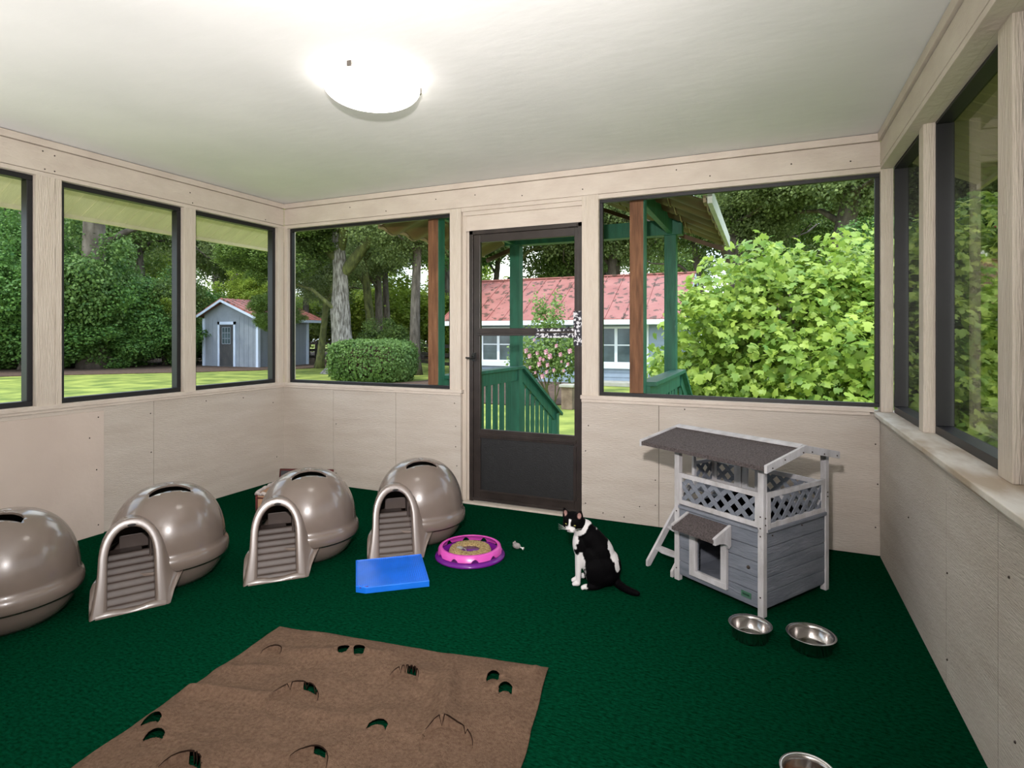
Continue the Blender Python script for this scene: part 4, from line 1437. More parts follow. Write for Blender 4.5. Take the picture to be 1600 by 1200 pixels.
def leaf_mesh(name, pts, normals, size, material, tmpl=DIAMOND, jitter=0.7, seed=0, tone=None, svar=0.35, down=0.0):
    """one mesh of N small bent leaves; pts and normals are (N,3)"""
    rs = np.random.RandomState(seed)
    V, F = tmpl
    N = len(pts)
    n = normals + rs.normal(size=(N, 3)) * jitter
    n /= np.linalg.norm(n, axis=1)[:, None] + 1e-9
    t = rs.normal(size=(N, 3))
    t[:, 2] -= down
    t -= (t * n).sum(1)[:, None] * n
    t /= np.linalg.norm(t, axis=1)[:, None] + 1e-9
    b_ = np.cross(n, t)
    sz = size * (1 + rs.uniform(-svar, svar, N))
    P = pts[:, None, :] + sz[:, None, None] * (b_[:, None, :] * V[None, :, 0:1] + t[:, None, :] * V[None, :, 1:2] + n[:, None, :] * V[None, :, 2:3])
    k = len(V)
    P = P.reshape(-1, 3).astype(np.float32)
    Fa = np.array(F)
    idx_ = (Fa[None] + (np.arange(N) * k)[:, None, None]).reshape(-1, 3)
    me = bpy.data.meshes.new(name)
    me.vertices.add(len(P))
    me.vertices.foreach_set('co', P.ravel())
    me.loops.add(idx_.size)
    me.loops.foreach_set('vertex_index', idx_.ravel().astype(np.int32))
    me.polygons.add(len(idx_))
    me.polygons.foreach_set('loop_start', (np.arange(len(idx_)) * 3).astype(np.int32))
    me.update()
    at = me.attributes.new('rnd', 'FLOAT', 'POINT')
    r = rs.uniform(0, 1, N)
    if tone is not None:
        r = np.clip(r * 0.45 + tone * 0.55, 0, 1)
    at.data.foreach_set('value', np.repeat(r, k).astype(np.float32))
    me.materials.append(material)
    me.validate()
    return me


def sphere_dirs(rs, n):
    d = rs.normal(size=(n, 3))
    return d / np.linalg.norm(d, axis=1)[:, None]


def crown_points(blobs, n_clumps, per, spread, seed, inner=0.55, flat=0.0):
    """clumps of leaves in the outer shell of several overlapping blobs"""
    rs = np.random.RandomState(seed)
    c = np.array([b_[0] for b_ in blobs], float)
    r = np.array([b_[1] if hasattr(b_[1], '__len__') else (b_[1],) * 3 for b_ in blobs], float)
    w = r.prod(1) ** (2 / 3)
    pick = rs.choice(len(blobs), n_clumps, p=w / w.sum())
    d = sphere_dirs(rs, n_clumps)
    rad = inner + (1.05 - inner) * rs.uniform(0, 1, n_clumps) ** 0.6
    cen = c[pick] + d * r[pick] * rad[:, None]
    pts = np.repeat(cen, per, 0) + rs.normal(size=(n_clumps * per, 3)) * np.array([spread, spread, spread * (1 - flat)])
    nrm = np.repeat(d, per, 0) * 0.7 + np.array([0, 0, 0.7])
    tone = np.repeat(rs.uniform(0, 1, n_clumps), per)
    return pts, nrm, tone


def obj_of(me, name, parent=None, loc=None, material=None):
    o = bpy.data.objects.new(name, me)
    COL.objects.link(o)
    if parent:
        o.parent = parent
    if loc is not None:
        o.location = loc
    if material:
        o.material_slots[0].link = 'OBJECT'
        o.material_slots[0].material = material
    return o


def rand_blobs(seed, n, ext, rmin, rmax):
    rs = np.random.RandomState(seed)
    B = []
    for i in range(n):
        d = sphere_dirs(rs, 1)[0] * rs.uniform(0.25, 1.0)
        r = rs.uniform(rmin, rmax)
        B.append((tuple(d * np.array(ext)), (r, r, r * 0.75)))
    return B


# unit-ish tree crowns, about 3 m in radius, centred on the origin
CROWN = []
for sd_ in (3, 5, 8):
    bl = rand_blobs(sd_, 16, (2.3, 2.3, 1.9), 0.7, 1.25)
    p, q, t = crown_points(bl, 1600 if sd_ != 5 else 1100, 15, 0.15, sd_, 0.45)
    CROWN.append(leaf_mesh('crown', p, q, 0.10, L['oakleaf'], jitter=0.7, seed=sd_, tone=t))
bl = rand_blobs(21, 9, (1.3, 1.3, 1.0), 0.6, 0.9) + rand_blobs(22, 34, (2.0, 2.0, 1.7), 0.28, 0.5)
p, q, t = crown_points(bl, 2800, 13, 0.10, 21, 0.5)
BUSHM = leaf_mesh('foliage', p, q, 0.088, L['shade'], jitter=0.6, seed=21, tone=t)


def trunk_mesh(seed, h, r0, r1, lean=0.0, flare=1.6, branches=5, bl=2.0, start=0.45):
    rs = np.random.RandomState(seed)
    mb = MB()
    path, rad = [], []
    ph = rs.uniform(0, 6)
    K = 14
    for i in range(K + 1):
        t = i / K
        path.append((lean * t * h + 0.10 * math.sin(t * 4 + ph) * t, 0.10 * math.cos(t * 5 + ph) * t, t * h))
        rad.append((r0 + (r1 - r0) * t) * (1 + (flare - 1) * math.exp(-t * h / 0.35)))
    mb.tube(path, rad, 14)
    for k in range(branches):
        t = start + (1 - start) * (k + 0.5) / branches
        i = int(t * K)
        p0 = Vector(path[i])
        a = k * 2.4 + ph
        L_ = bl * rs.uniform(0.8, 1.2)
        q = [p0]
        for e in range(1, 7):
            f = e / 6
            q.append(p0 + Vector((math.cos(a + .3 * f) * L_ * f, math.sin(a + .3 * f) * L_ * f, L_ * (0.65 * f + 0.15 * math.sin(f * 5 + k)))))
        rr = rad[i] * 0.5
        mb.tube(q, [rr * (1 - 0.75 * e / 6) for e in range(7)], 8)
    return mb


TRUNK = []
for sd_, lean in ((1, 0.03), (2, -0.10), (4, 0.12)):
    o = trunk_mesh(sd_, 7.0, 0.20, 0.11, lean, 1.5, 5, 2.4, 0.5).build('trunk', M['bark'])
    TRUNK.append(o.data)
    bpy.data.objects.remove(o)


def tree(x, y, z, s_, k, leaf, label, group=None, tk=None, th=1.0, cz=5.6, tr=1.0, bark=None, crown=True):
    t = thing('tree', label, 'tree', (x, y, G0), RS.uniform(0, 6.28), group)
    tt_ = obj_of(TRUNK[(k if tk is None else tk) % 3], 'trunk', t, None, bark or M['bark'])
    tt_.scale = (s_ * tr, s_ * tr, s_ * th)
    if crown:
        c = obj_of(CROWN[k % 3], 'crown', t, None, leaf)
        c.location = (0, 0, cz * s_)
        c.scale = (s_, s_, s_ * 1.05)
        c.rotation_euler.z = k * 1.3
    return t


# woodland ring beyond the fence
ring = [(-40.4, 9.6, 1.3), (-40.2, 13.0, 1.4), (-39.1, 16.8, 1.5), (-31.6, 13.4, 1.15), (-33.4, 21.4, 1.5), (-28.4, 23.6, 1.2), (-30.1, 27.2, 1.5), (-24.4, 26.2, 1.2),
        (-18.8, 27.8, 1.3), (-19.8, 23.8, 1.0), (-17.4, 32.8, 1.5), (-11.3, 26.8, 1.15), (-6.2, 26.4, 1.1), (-3.4, 28.6, 1.2),
        (1.1, 27.9, 1.2), (3.8, 32.3, 1.5), (7.8, 30.8, 1.35), (11.7, 30.3, 1.3), (15.4, 29.8, 1.4), (20.9, 32.2, 1.5), (-43, 2, 1.5), (-44, -6, 1.5), (26, 30, 1.5), (24, 22, 1.4)]
for i, (x, y, s_) in enumerate(ring):
    tree(x, y, 0, s_, i, (L['forest'], L['oakleaf'], L['forest'], L['shade'])[i % 4], 'dark leafy tree in the woodland beyond the fence', 'woodland trees', cz=5.4 + 0.5 * (i % 3))
# far taller trees that close the horizon
far = [(-79.4, 27.4), (-68.8, 32.1), (-58.1, 36.8), (-47.5, 41.5), (-36.8, 46.1), (-26.2, 50.8), (-4.9, 60.2), (16.4, 69.5), (27.1, 72.2),
       (-52, 30), (-42, 34), (-31, 38), (-10, 47), (10, 56), (22, 58), (-63, 22), (-60, 10), (-58, -2), (34, 50), (38, 36)]
for i, (x, y) in enumerate(far):
    tree(x, y, 0, 2.1 + 0.25 * (i % 3), i + 1, (L['forest'], L['oakleaf'], L['bright'])[i % 3], 'tall distant tree closing the view behind the woodland', 'distant trees', cz=4.6, tr=.8)
# bright undergrowth seen between the trunks
und = [(-56.1, 20.2), (-51.0, 22.4), (-45.9, 24.7), (-40.8, 26.9), (-35.6, 29.2), (-30.5, 31.4), (-25.4, 33.7), (-20.3, 35.9), (-15.2, 37.0), (-10, 40), (-47, 14), (-36, 19), (-4, 44), (3, 44), (-28, 35), (-23, 36), (-33, 33), (-17.5, 38), (-13, 38.5), (-22, 31), (-15.5, 33)]
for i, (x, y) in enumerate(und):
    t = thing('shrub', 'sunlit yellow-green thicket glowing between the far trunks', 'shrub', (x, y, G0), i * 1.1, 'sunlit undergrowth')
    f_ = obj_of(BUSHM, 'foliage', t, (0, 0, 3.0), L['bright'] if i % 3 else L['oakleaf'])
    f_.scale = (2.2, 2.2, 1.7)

# leafy dark shrubs and trees beyond the left windows
lsh = [(-32.6, 8.6, 1.6), (-31.0, 11.2, 1.5), (-28.4, 12.0, 1.45), (-26.9, 13.7, 1.55), (-26.3, 15.6, 1.35), (-26.2, 17.6, 1.3), (-27.5, 19.8, 1.3), (-30.5, 15.0, 1.9), (-33, 5.2, 1.7), (-33.5, 1.0, 1.8), (-34, -4, 1.8)]
for i, (x, y, s_) in enumerate(lsh):
    t = thing('shrub', 'big dark green leafy shrub at the edge of the left lawn', 'shrub', (x, y, G0), i * 0.9, 'shrubs along the left lawn')
    f_ = obj_of(BUSHM, 'foliage', t, (0, 0, 2.25 * s_), L[('shade', 'forest', 'shade', 'hedge')[i % 4]])
    f_.scale = (s_, s_, s_ * 1.15)
    f_.rotation_euler.z = i * 2.1
    f_ = obj_of(BUSHM, 'foliage', t, (1.2 * math.cos(i * 2.3), 1.2 * math.sin(i * 2.3) - .6, (1.5 + .7 * (i % 3)) * s_), L[('hedge', 'bright', 'shade')[i % 3]])
    f_.scale = (s_ * .5, s_ * .5, s_ * .45)
    f_ = obj_of(BUSHM, 'foliage', t, (0.3, 0.2, 1.15 * s_), L['shade'])
    f_.scale = (s_ * 1.05, s_ * 1.05, s_ * .7)
    f_.rotation_euler.z = 2.0
    obj_of(TRUNK[i % 3], 'trunk', t, None, M['bark']).scale = (0.7, 0.7, 0.5)
t = tree(-26.6, 14.3, 0, 1.3, 1, L['forest'], 'tall thick-trunked tree rising above the shrubs in the wide left window', tk=0, cz=8.2, th=1.3, tr=2.4)
t = thing('tree', 'small pale yellow-green tree behind the grey shed', 'tree', (-25.2, 22.6, G0), 0.4)
obj_of(TRUNK[0], 'trunk', t, None, M['bark']).scale = (.6, .6, .55)
f_ = obj_of(BUSHM, 'foliage', t, (0, 0, 4.2), L['bright'])
f_.scale = (0.9, 0.9, 0.9)
# tree with drooping boughs by the shed
t = thing('tree', 'dark tree with drooping boughs hanging before the grey shed', 'tree', (-14.9, 14.9, G0), 0.0)
obj_of(TRUNK[0], 'trunk', t, None, M['bark']).scale = (0.9, 0.9, 1.1)
for (dx, dy, dz, s_) in ((-0.5, -0.5, 3.0, 0.5), (0.2, 0.3, 4.9, 1.0), (-.7, -0.3, 2.3, .42), (0.5, 0.4, 6.6, 1.2), (-.9, -.4, 5.0, .9), (.3, -.3, 2.5, .45)):
    f_ = obj_of(BUSHM, 'foliage', t, (dx, dy, dz), L['forest'])
    f_.scale = (s_, s_, s_ * .7)
    f_.rotation_euler.z = dz

# big live oak in the left back window
t = thing('tree', 'massive old oak with pale flared trunk behind the clipped hedge', 'tree', (-12.9, 16.3, G0), 0.0)
mb = MB()
K = 26
path = [(-0.10 - 0.045 * i * 0.32 + .03 * math.sin(i * .6), 0.0, i * 0.32) for i in range(K)]
P = []
NS = 40
for i, p in enumerate(path):
    z = p[2]
    r = 0.47 - 0.012 * i + 0.42 * math.exp(-z / 0.42) + 0.05 * math.exp(-((z - 2.6) / .4) ** 2)
    for j in range(NS):
        a = 2 * math.pi * j / NS
        rr = r * (1 + 0.06 * math.sin(a * 5 + 1) + 0.20 * math.exp(-z / 0.5) * math.sin(a * 4 + .5) + 0.03 * noise.noise(Vector((math.cos(a) * 3, math.sin(a) * 3, z * 1.5))))
        P.append((p[0] + rr * math.cos(a), rr * math.sin(a), z))
F = [(i * NS + j, i * NS + (j + 1) % NS, (i + 1) * NS + (j + 1) % NS, (i + 1) * NS + j) for i in range(K - 1) for j in range(NS)]
mb.add(P, F, True)
mb.build('trunk', M['oakbark'], t)
limbs = [([(-0.42, 0, 4.0), (0.9, 0.3, 5.6), (2.0, 0.8, 6.6), (3.4, 1.4, 7.2), (5.2, 2.2, 7.0)], 0.26),
         ([(-0.3, 0, 4.8), (-1.2, -.4, 6.0), (-2.6, -1.0, 6.9), (-4.4, -1.8, 7.2)], 0.24),
         ([(0.1, 0, 2.6), (-0.5, -0.3, 2.9), (-1.2, -0.7, 3.6), (-2.0, -1.1, 3.9), (-2.9, -1.6, 4.4)], 0.12),
         ([(-0.2, 0, 5.4), (0.5, -0.6, 6.6), (1.4, -1.5, 7.4), (2.8, -2.8, 8.0)], 0.2)]
for pts_, r in limbs:
    p0_, p1_ = Vector(pts_[0]), Vector(pts_[1])
    pts_ = [p0_ - (p1_ - p0_) * 0.12 - Vector((0.12, 0, 0.25))] + pts_[:1] + [tuple(p0_.lerp(p1_, .4))] + pts_[1:]
    rr_ = [r * .35, r * .8] + [r * (1 - 0.7 * i / (len(pts_) - 3)) for i in range(len(pts_) - 2)]
    MB().tube(pts_, rr_, 12).build('limb', M['moss'], t)
for (dx, dy, dz, s_, k) in ((0.3, 0, 9.2, 1.25, 0), (4.2, 1.6, 7.8, 0.85, 1), (-4.2, -1.6, 7.6, 0.9, 2), (-1.9, -1.2, 5.9, .55, 0), (2.6, -2.2, 8.4, .8, 1), (1.3, .8, 6.3, .4, 2), (-0.6, -0.9, 6.9, .6, 1)):
    c = obj_of(CROWN[k], 'crown', t, (dx, dy, dz), L['oakleaf'])
    c.scale = (s_, s_, s_ * .8)
    c.rotation_euler.z = dx
# slim and leaning trunks
slim = [(-16.7, 18.9, 0.75, 2, 'slender mossy tree leaning beside the old oak', M['moss']), (-15.4, 21.6, 1.05, 1, 'slim pale-barked tree just right of the old oak', M['moss']),
        (-9.7, 16.8, 0.95, 0, 'straight thin tree between the hedge and the brown porch post', M['bark']), (-18.4, 26.0, 1.1, 0, 'grey tree standing far behind the hedge', M['bark']),
        (-11.0, 24.6, 1.2, 2, 'leaning tree above the left end of the cottage roof', M['moss']), (-9.4, 25.3, 1.25, 1, 'crooked mossy tree behind the cottage roof, seen through the door', M['moss']),
        (-5.2, 24.2, 1.3, 1, 'heavy slanting tree behind the cottage roof near the door edge', M['bark']), (-3.9, 26.9, 1.3, 0, 'forked tree behind the cottage right of the screen door', M['bark'])]
for i, (x, y, s_, tk, lb, bk_) in enumerate(slim):
    tree(x, y, 0, s_, i, L['oakleaf'], lb, None, tk, 1.15, 6.6, 1.25, bk_)
t = thing('shrub', 'rounded dark shrub just right of the old oak trunk', 'shrub', (-11.9, 18.0, G0), 0.5)
obj_of(BUSHM, 'foliage', t, (0, 0, 1.1), L['forest']).scale = (.75, .75, .75)

# big oaks in the right back window
ro = [(2.6, 24.9, 1.25, 0, 'oak with spreading dark crown above the left of the fig tree'), (5.4, 22.6, 1.35, 1, 'large oak whose trunk shows above the fig tree, right of centre'), (8.9, 23.6, 1.35, 2, 'large oak filling the top right of the big back window')]
for x, y, s_, k, lb in ro:
    t = tree(x, y, 0, s_, k, L['oakleaf'], lb, None, k, 1.0, 6.3, 2.0, M['bark'])
    c = obj_of(CROWN[(k + 1) % 3], 'crown', t, (1.2, -1.4, 5.2 * s_ + 1.2), L['oakleaf'])
    c.scale = (s_ * .8, s_ * .8, s_ * .6)

# clipped hedge bush
rs = np.random.RandomState(5)
n = 15000
u = rs.uniform(-1, 1, (n, 3))
m3 = np.abs(u).max(1)
u = u / m3[:, None]
u = np.sign(u) * np.abs(u)
nr = np.sqrt((np.abs(u) ** 4).sum(1)) ** 0.5
u = u / nr[:, None] * 1.0
hp_ = u * np.array([1.45, 0.95, 0.72]) * (1 + rs.normal(size=(n, 1)) * 0.035)
nn = u.copy()
tn = np.array([0.5 + 0.5 * noise.noise(Vector(p) * 2.2) for p in hp_])
me = leaf_mesh('foliage', hp_, nn, 0.085, L['hedge'], jitter=0.55, seed=2, tone=tn)
t = thing('hedge_bush', 'box-shaped clipped green bush in front of the old oak', 'bush', (-9.15, 13.3, G0), R(18))
obj_of(me, 'foliage', t, (0, 0, 0.74))
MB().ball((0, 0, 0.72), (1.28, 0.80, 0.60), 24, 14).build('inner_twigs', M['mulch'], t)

# fig tree
figblobs = [((0, 0, 1.2), (1.7, 1.3, 1.2)), ((-1.0, -0.3, 1.2), (0.95, .9, 1.0)), ((-.5, -.2, 1.9), (.9, .9, .75)), ((0.5, 0, 2.0), (.95, .9, .72)), ((1.35, 0.1, 1.3), (1.1, 1.0, 1.1)), ((1.75, .2, 2.35), (.62, .6, 1.0)), ((-.2, .1, 2.25), (.7, .6, .5)), ((.9, -.2, 2.35), (.6, .5, .4)), ((0, .3, 1.3), (1.2, .8, 1.0)),
            ((-1.35, -.1, .8), (.7, .8, .75)), ((0.2, -.9, .9), (1.3, .8, .95)), ((1.3, -.8, .7), (1.0, .8, .9)), ((2.5, .3, 1.0), (.9, .9, 1.1)), ((1.2, .5, 2.4), (.5, .6, .55))]
rsf = np.random.RandomState(77)
for k in range(75):
    (bc, br) = figblobs[rsf.randint(0, 11)]
    d_ = sphere_dirs(rsf, 1)[0]
    d_[2] = abs(d_[2]) * (0.9 if k % 4 else -.4)
    r_ = rsf.uniform(.20, .42)
    figblobs.append((tuple(np.array(bc) + d_ * np.array(br) * rsf.uniform(.86, 1.08)), (r_, r_, r_ * 1.15)))
p, q, t_ = crown_points(figblobs, 4300, 6, 0.075, 31, 0.62)
keep_ = p[:, 2] > 0.05
me = leaf_mesh('foliage', p[keep_], q[keep_] + np.array([0, -0.35, 0.35]), 0.092, L['fig'], FIGLEAF, 0.8, 31, t_[keep_], down=0.3)
t = thing('fig_tree', 'broad sunlit fig tree with big lobed leaves filling the back window', 'tree', (4.35, 4.95, G0), R(6))
obj_of(me, 'foliage', t)
fb = MB()
rs = np.random.RandomState(3)
for k in range(16):
    a = rs.uniform(0, 6.28)
    e = Vector((math.cos(a) * rs.uniform(.5, 1.9), math.sin(a) * rs.uniform(.3, 1.0), rs.uniform(1.3, 2.6)))
    m1 = e * 0.5 + Vector((0, 0, -0.15))
    fb.tube([(0.1 * math.cos(a), 0.1 * math.sin(a), 0), m1, e], [0.045, 0.03, 0.01], 7)
fb.build('branches', M['bark'], t)

# shrubs beyond the right windows
for i, (x, y, s_, mt, lb) in enumerate(((8.4, 13.2, 1.15, 'shade', 'tall loose green shrub beyond the grass in the right window'), (10.8, 12.2, 1.2, 'oakleaf', 'dark shrub to the right of the grass in the right window'),
                                      (6.9, 14.5, 1.1, 'shade', 'leafy shrub behind the fig tree'), (12.5, 8.5, 1.3, 'shade', 'green shrub far right outside the right windows'))):
    t = thing('shrub', lb, 'shrub', (x, y, G0), i)
    for (dz, f2) in ((1.0, 1.0), (2.4, .9), (3.4, .7)):
        f_ = obj_of(BUSHM, 'foliage', t, (0, 0, dz * s_), L[mt])
        f_.scale = (s_ * f2, s_ * f2, s_ * .8 * f2)
        f_.rotation_euler.z = dz
    obj_of(TRUNK[i % 3], 'trunk', t, None, M['bark']).scale = (.5, .5, .4)
rs = np.random.RandomState(9)
p = rs.normal(size=(260, 3)) * np.array([.55, .5, .5])
t = thing('flowering_shrub', 'shrub with dull red blossoms high beyond the right window', 'shrub', (9.2, 12.3, G0))
obj_of(leaf_mesh('blossoms', p, p * .5 + .1, 0.10, L['redleaf'], seed=4), 'blossoms', t, (0, 0, 2.9))
obj_of(TRUNK[1], 'trunk', t, None, M['bark']).scale = (.35, .35, .42)

# rose bush by the cottage
rb_ = [((0, 0, 1.3), (.75, .6, .6)), ((-.45, 0, .95), (.45, .4, .5)), ((.5, .1, 1.1), (.5, .5, .6)), ((.1, 0, 1.85), (.35, .3, .55)), ((-.15, .1, 2.3), (.12, .12, .5)), ((.35, 0, 2.3), (.12, .12, .45)), ((.9, 0, 1.5), (.3, .3, .4))]
p, q, t_ = crown_points(rb_, 800, 7, 0.07, 41, 0.3)
t = thing('rose_bush', 'rose bush with pink blossoms in front of the cottage', 'rose bush', (-1.15, 9.35, G0))
obj_of(leaf_mesh('foliage', p, q, 0.075, L['rose'], seed=41, tone=t_), 'foliage', t)
stems = MB()
rs = np.random.RandomState(12)
for k in range(12):
    x0, x1 = rs.uniform(-.25, .3), rs.uniform(-.6, .8)
    stems.tube([(x0, 0, 0), ((x0 + x1) / 2, .05, .6), (x1, rs.uniform(-.2, .2), 1.35)], [0.016, .012, .006], 6)
stems.build('stems', M['moss'], t)
fl_spots = [(-.55, -.42, 1.35), (-.5, -.40, 1.05), (-.62, -.35, .82), (.0, -.62, 1.55), (.12, -.60, 1.0), (.32, -.60, .98), (-.1, -.62, .92), (.28, -.58, 1.28), (.58, -.45, 1.22), (.75, -.42, 1.0), (.9, -.3, .78), (.2, -.6, .72), (.5, -.5, 1.42), (.98, -.25, 1.85),
            (-.25, -.5, 1.3), (.15, -.62, 1.12), (.22, -.6, 1.1), (.38, -.6, 1.18), (-.3, -.5, .9), (.46, -.56, .86), (.62, -.5, 1.06), (-.12, -.6, 1.18), (.3, -.6, .82), (.02, -.6, .8), (.8, -.42, 1.3), (.05, -.55, 1.25), (.66, -.45, .85), (-.4, -.45, .68), (.95, -.25, 1.25)]
rs = np.random.RandomState(2)
p0 = sphere_dirs(rs, 34) * 0.035
bloom_me = leaf_mesh('blossom', p0, p0 * 25, 0.055, L['petal'], jitter=.3, seed=3)
for k, (x, y, z) in enumerate(fl_spots):
    b_ = obj_of(bloom_me, 'blossom', t, (x, y, z))
    s_ = 0.45 + 0.55 * ((k * 37) % 10) / 10
    b_.scale = (s_, s_, s_)
t = thing('brick_pillar', 'low weathered brick pillar beside the rose bush', 'pillar', (-0.33, 8.75, G0))
MB().box((-.13, -.13, 0), (.13, .13, 0.50)).build('bricks', M['brick'], t, bevel=.01)
MB().box((-.17, -.17, 0.50), (.17, .17, 0.56)).build('cap_stone', M['concrete'], t, bevel=.01)

# rail fence
fpts = [(-37, 4.0), (-37, 9.5), (-27.5, 21.6), (-19.0, 24.2), (-12.4, 21.2), (-8.2, 18.2)]
for si, (a, b_) in enumerate(zip(fpts, fpts[1:])):
    a, b_ = Vector((*a, G0)), Vector((*b_, G0))
    n = max(1, round((b_ - a).length / 2.4))
    t = thing('rail_fence', ['dark three-rail fence run outside the left edge of the view', 'dark three-rail wooden fence run behind the left shrubs', 'dark wooden fence run behind the shed',
                             'dark wooden fence run behind the old oak', 'dark wooden fence run right of the hedge'][si], 'fence')
    for i in range(n + 1):
        p = a.lerp(b_, i / n)
        MB().box((p.x - .06, p.y - .06, G0), (p.x + .06, p.y + .06, G0 + 1.3)).build('fence_post', M['fence'], t)
    for z in (0.35, 0.75, 1.15):
        MB().bar(a + Vector((0, 0, z)), b_ + Vector((0, 0, z)), 0.04, 0.15).build('rail', M['fence'], t)

# grey shed
sh_ = thing('garden_shed', 'small blue-grey garden shed with red metal roof', 'shed')
x0, x1, y0, y1 = -23.6, -19.75, 17.9, 21.3
ze = 2.10
xp = -22.0
zp = 3.05
MB().prism([(x0, G0), (x1, G0), (x1, ze), (xp, zp - .08), (x0, ze + .25)], y0, y1, 'y').build('walls', M['shedgray'], sh_)
g = MB()
for k in range(1, 12):
    y = y0 + k * (y1 - y0) / 12
    g.box((x1, y - .01, G0), (x1 + .012, y + .01, ze))
for k in range(1, 12):
    x = x0 + k * (x1 - x0) / 12
    if not (-22.62 < x < -21.2):
        g.box((x - .01, y0 - .012, G0), (x + .01, y0, ze + .1))
g.build('siding_batten', M['shedgray'], sh_)
# roof planes: ridge along y
for (xa, za) in ((x0 - .35, ze + .05), (x1 + .55, ze - .12)):
    MB().add([(xa, y0 - .35, za), (xp, y0 - .35, zp), (xp, y1 + .8, zp), (xa, y1 + .8, za), (xa, y0 - .35, za + .06), (xp, y0 - .35, zp + .06), (xp, y1 + .8, zp + .06), (xa, y1 + .8, za + .06)],
             [(0, 1, 2, 3), (7, 6, 5, 4), (0, 4, 5, 1), (2, 6, 7, 3), (0, 3, 7, 4), (1, 5, 6, 2)]).build('roof_slope', M['redroof'], sh_)
    MB().prism([(xa, za - .13), (xp, zp - .13), (xp, zp + .0), (xa, za + .0)], y0 - .37, y0 - .33, 'y').build('rake_board', M['shedtrim'], sh_)
rg = MB()
for k in range(14):
    y = y0 - .3 + k * .34
    rg.bar((xp, y, zp + .07), (x1 + .55, y, ze - .05), .04, .04)
rg.build('roof_rib', M['redroof'], sh_)
MB().box((x1 + .5, y0 - .35, ze - .22), (x1 + .56, y1 + .8, ze - .08)).build('fascia', M['shedtrim'], sh_)
for (xa, ya) in ((x0, y0), (x1, y0), (x1, y1)):
    MB().box((xa - .09, ya - .05, G0), (xa + .07, ya + .09, ze - .02)).build('corner_board', M['shedtrim'], sh_)
dd_ = MB().box((-22.42, y0 - .03, G0 + .05), (-21.42, y0 + .02, 1.75)).build('door', M['greycloth'], sh_)
MB().box((-22.22, y0 - .045, 0.75), (-21.62, y0 - .02, 1.60)).build('door_glass', M['darkglass'], dd_)
mm = MB()
for k in range(4):
    mm.box((-22.22 + k * .2 - .015, y0 - .055, .75), (-22.22 + k * .2 + .015, y0 - .04, 1.6))
for z in (.75, 1.03, 1.32, 1.6):
    mm.box((-22.22, y0 - .055, z - .015), (-21.62, y0 - .04, z + .015))
mm.build('door_grille', M['shedgray'], dd_)
for bx_ in (((-22.56, y0 - .05, G0), (-22.42, y0, 1.9)), ((-21.42, y0 - .05, G0), (-21.28, y0, 1.9)), ((-22.56, y0 - .05, 1.75), (-21.28, y0, 1.9))):
    MB().box(*bx_).build('door_trim', M['shedtrim'], sh_)

# red-roofed cottage
ho = thing('cottage', 'pale blue cottage with long faded red metal roof', 'house')
HX0, HX1, HY = -7.05, 1.10, 15.5
MB().box((HX0, HY, G0), (HX1, 20.6, 1.72)).prism([(15.1, 1.72), (20.9, 1.72), (18.0, 3.38)], HX0, HX1, 'x').build('walls', M['bluesiding'], ho)
g = MB()
for k in range(12):
    z = -0.2 + k * 0.155
    g.prism([(HY - .016, z), (HY, z), (HY, z + .15)], HX0, HX1, 'x')
g.build('lap_siding', M['bluesiding'], ho)
for (ya, za) in ((15.0, 1.70), (21.0, 1.70)):
    MB().add([(HX0 - .3, ya, za), (HX1 + .32, ya, za), (HX1 + .32, 18.0, 3.42), (HX0 - .3, 18.0, 3.42), (HX0 - .3, ya, za + .05), (HX1 + .32, ya, za + .05), (HX1 + .32, 18.0, 3.47), (HX0 - .3, 18.0, 3.47)],
             [(0, 1, 2, 3), (7, 6, 5, 4), (0, 4, 5, 1), (2, 6, 7, 3), (0, 3, 7, 4), (1, 5, 6, 2)]).build('roof_slope', M['redroof'], ho)
rg = MB()
for k in range(15):
    x = HX0 - .3 + k * 0.62
    rg.bar((x, 15.0, 1.76), (x, 18.0, 3.48), .035, .03)
rg.build('roof_rib', M['redroof'], ho)
MB().bar((HX0 - .32, 18.0, 3.47), (HX1 + .34, 18.0, 3.47), .22, .05).build('ridge_cap', M['redroof'], ho)
MB().box((HX0 - .3, 14.96, 1.56), (HX1 + .32, 15.01, 1.72)).build('fascia', M['whitepaint'], ho)
MB().box((HX0 - .3, 15.0, 1.56), (HX1 + .3, 15.5, 1.58)).build('soffit', M['whitepaint'], ho)
MB().prism([(15.0, 1.56), (18.0, 3.30), (21.0, 1.56), (21.0, 1.70), (18.0, 3.43), (15.0, 1.70)], HX1 + .30, HX1 + .34, 'x').build('rake_board', M['shedtrim'], ho)


def cwin(xa, xb, za, zb, cols):
    w_ = MB().box((xa, HY - .05, za), (xb, HY, za + .06)).box((xa, HY - .05, zb - .07), (xb, HY, zb)).box((xa, HY - .05, za), (xa + .07, HY, zb)).box((xb - .07, HY - .05, za), (xb, HY, zb))
    for k in range(1, cols):
        xm_ = xa + (xb - xa) * k / cols
        w_.box((xm_ - .05, HY - .045, za), (xm_ + .05, HY, zb))
    w_.box((xa, HY - .04, (za + zb) / 2 - .02), (xb, HY, (za + zb) / 2 + .02))
    w_.box((xa - .08, HY - .10, za - .16), (xb + .08, HY, za + .005))
    f_ = w_.build('window', M['whitepaint'], ho)
    MB().box((xa + .05, HY - .02, za + .04), (xb - .05, HY - .01, zb - .04)).build('glass', M['darkglass'], f_)


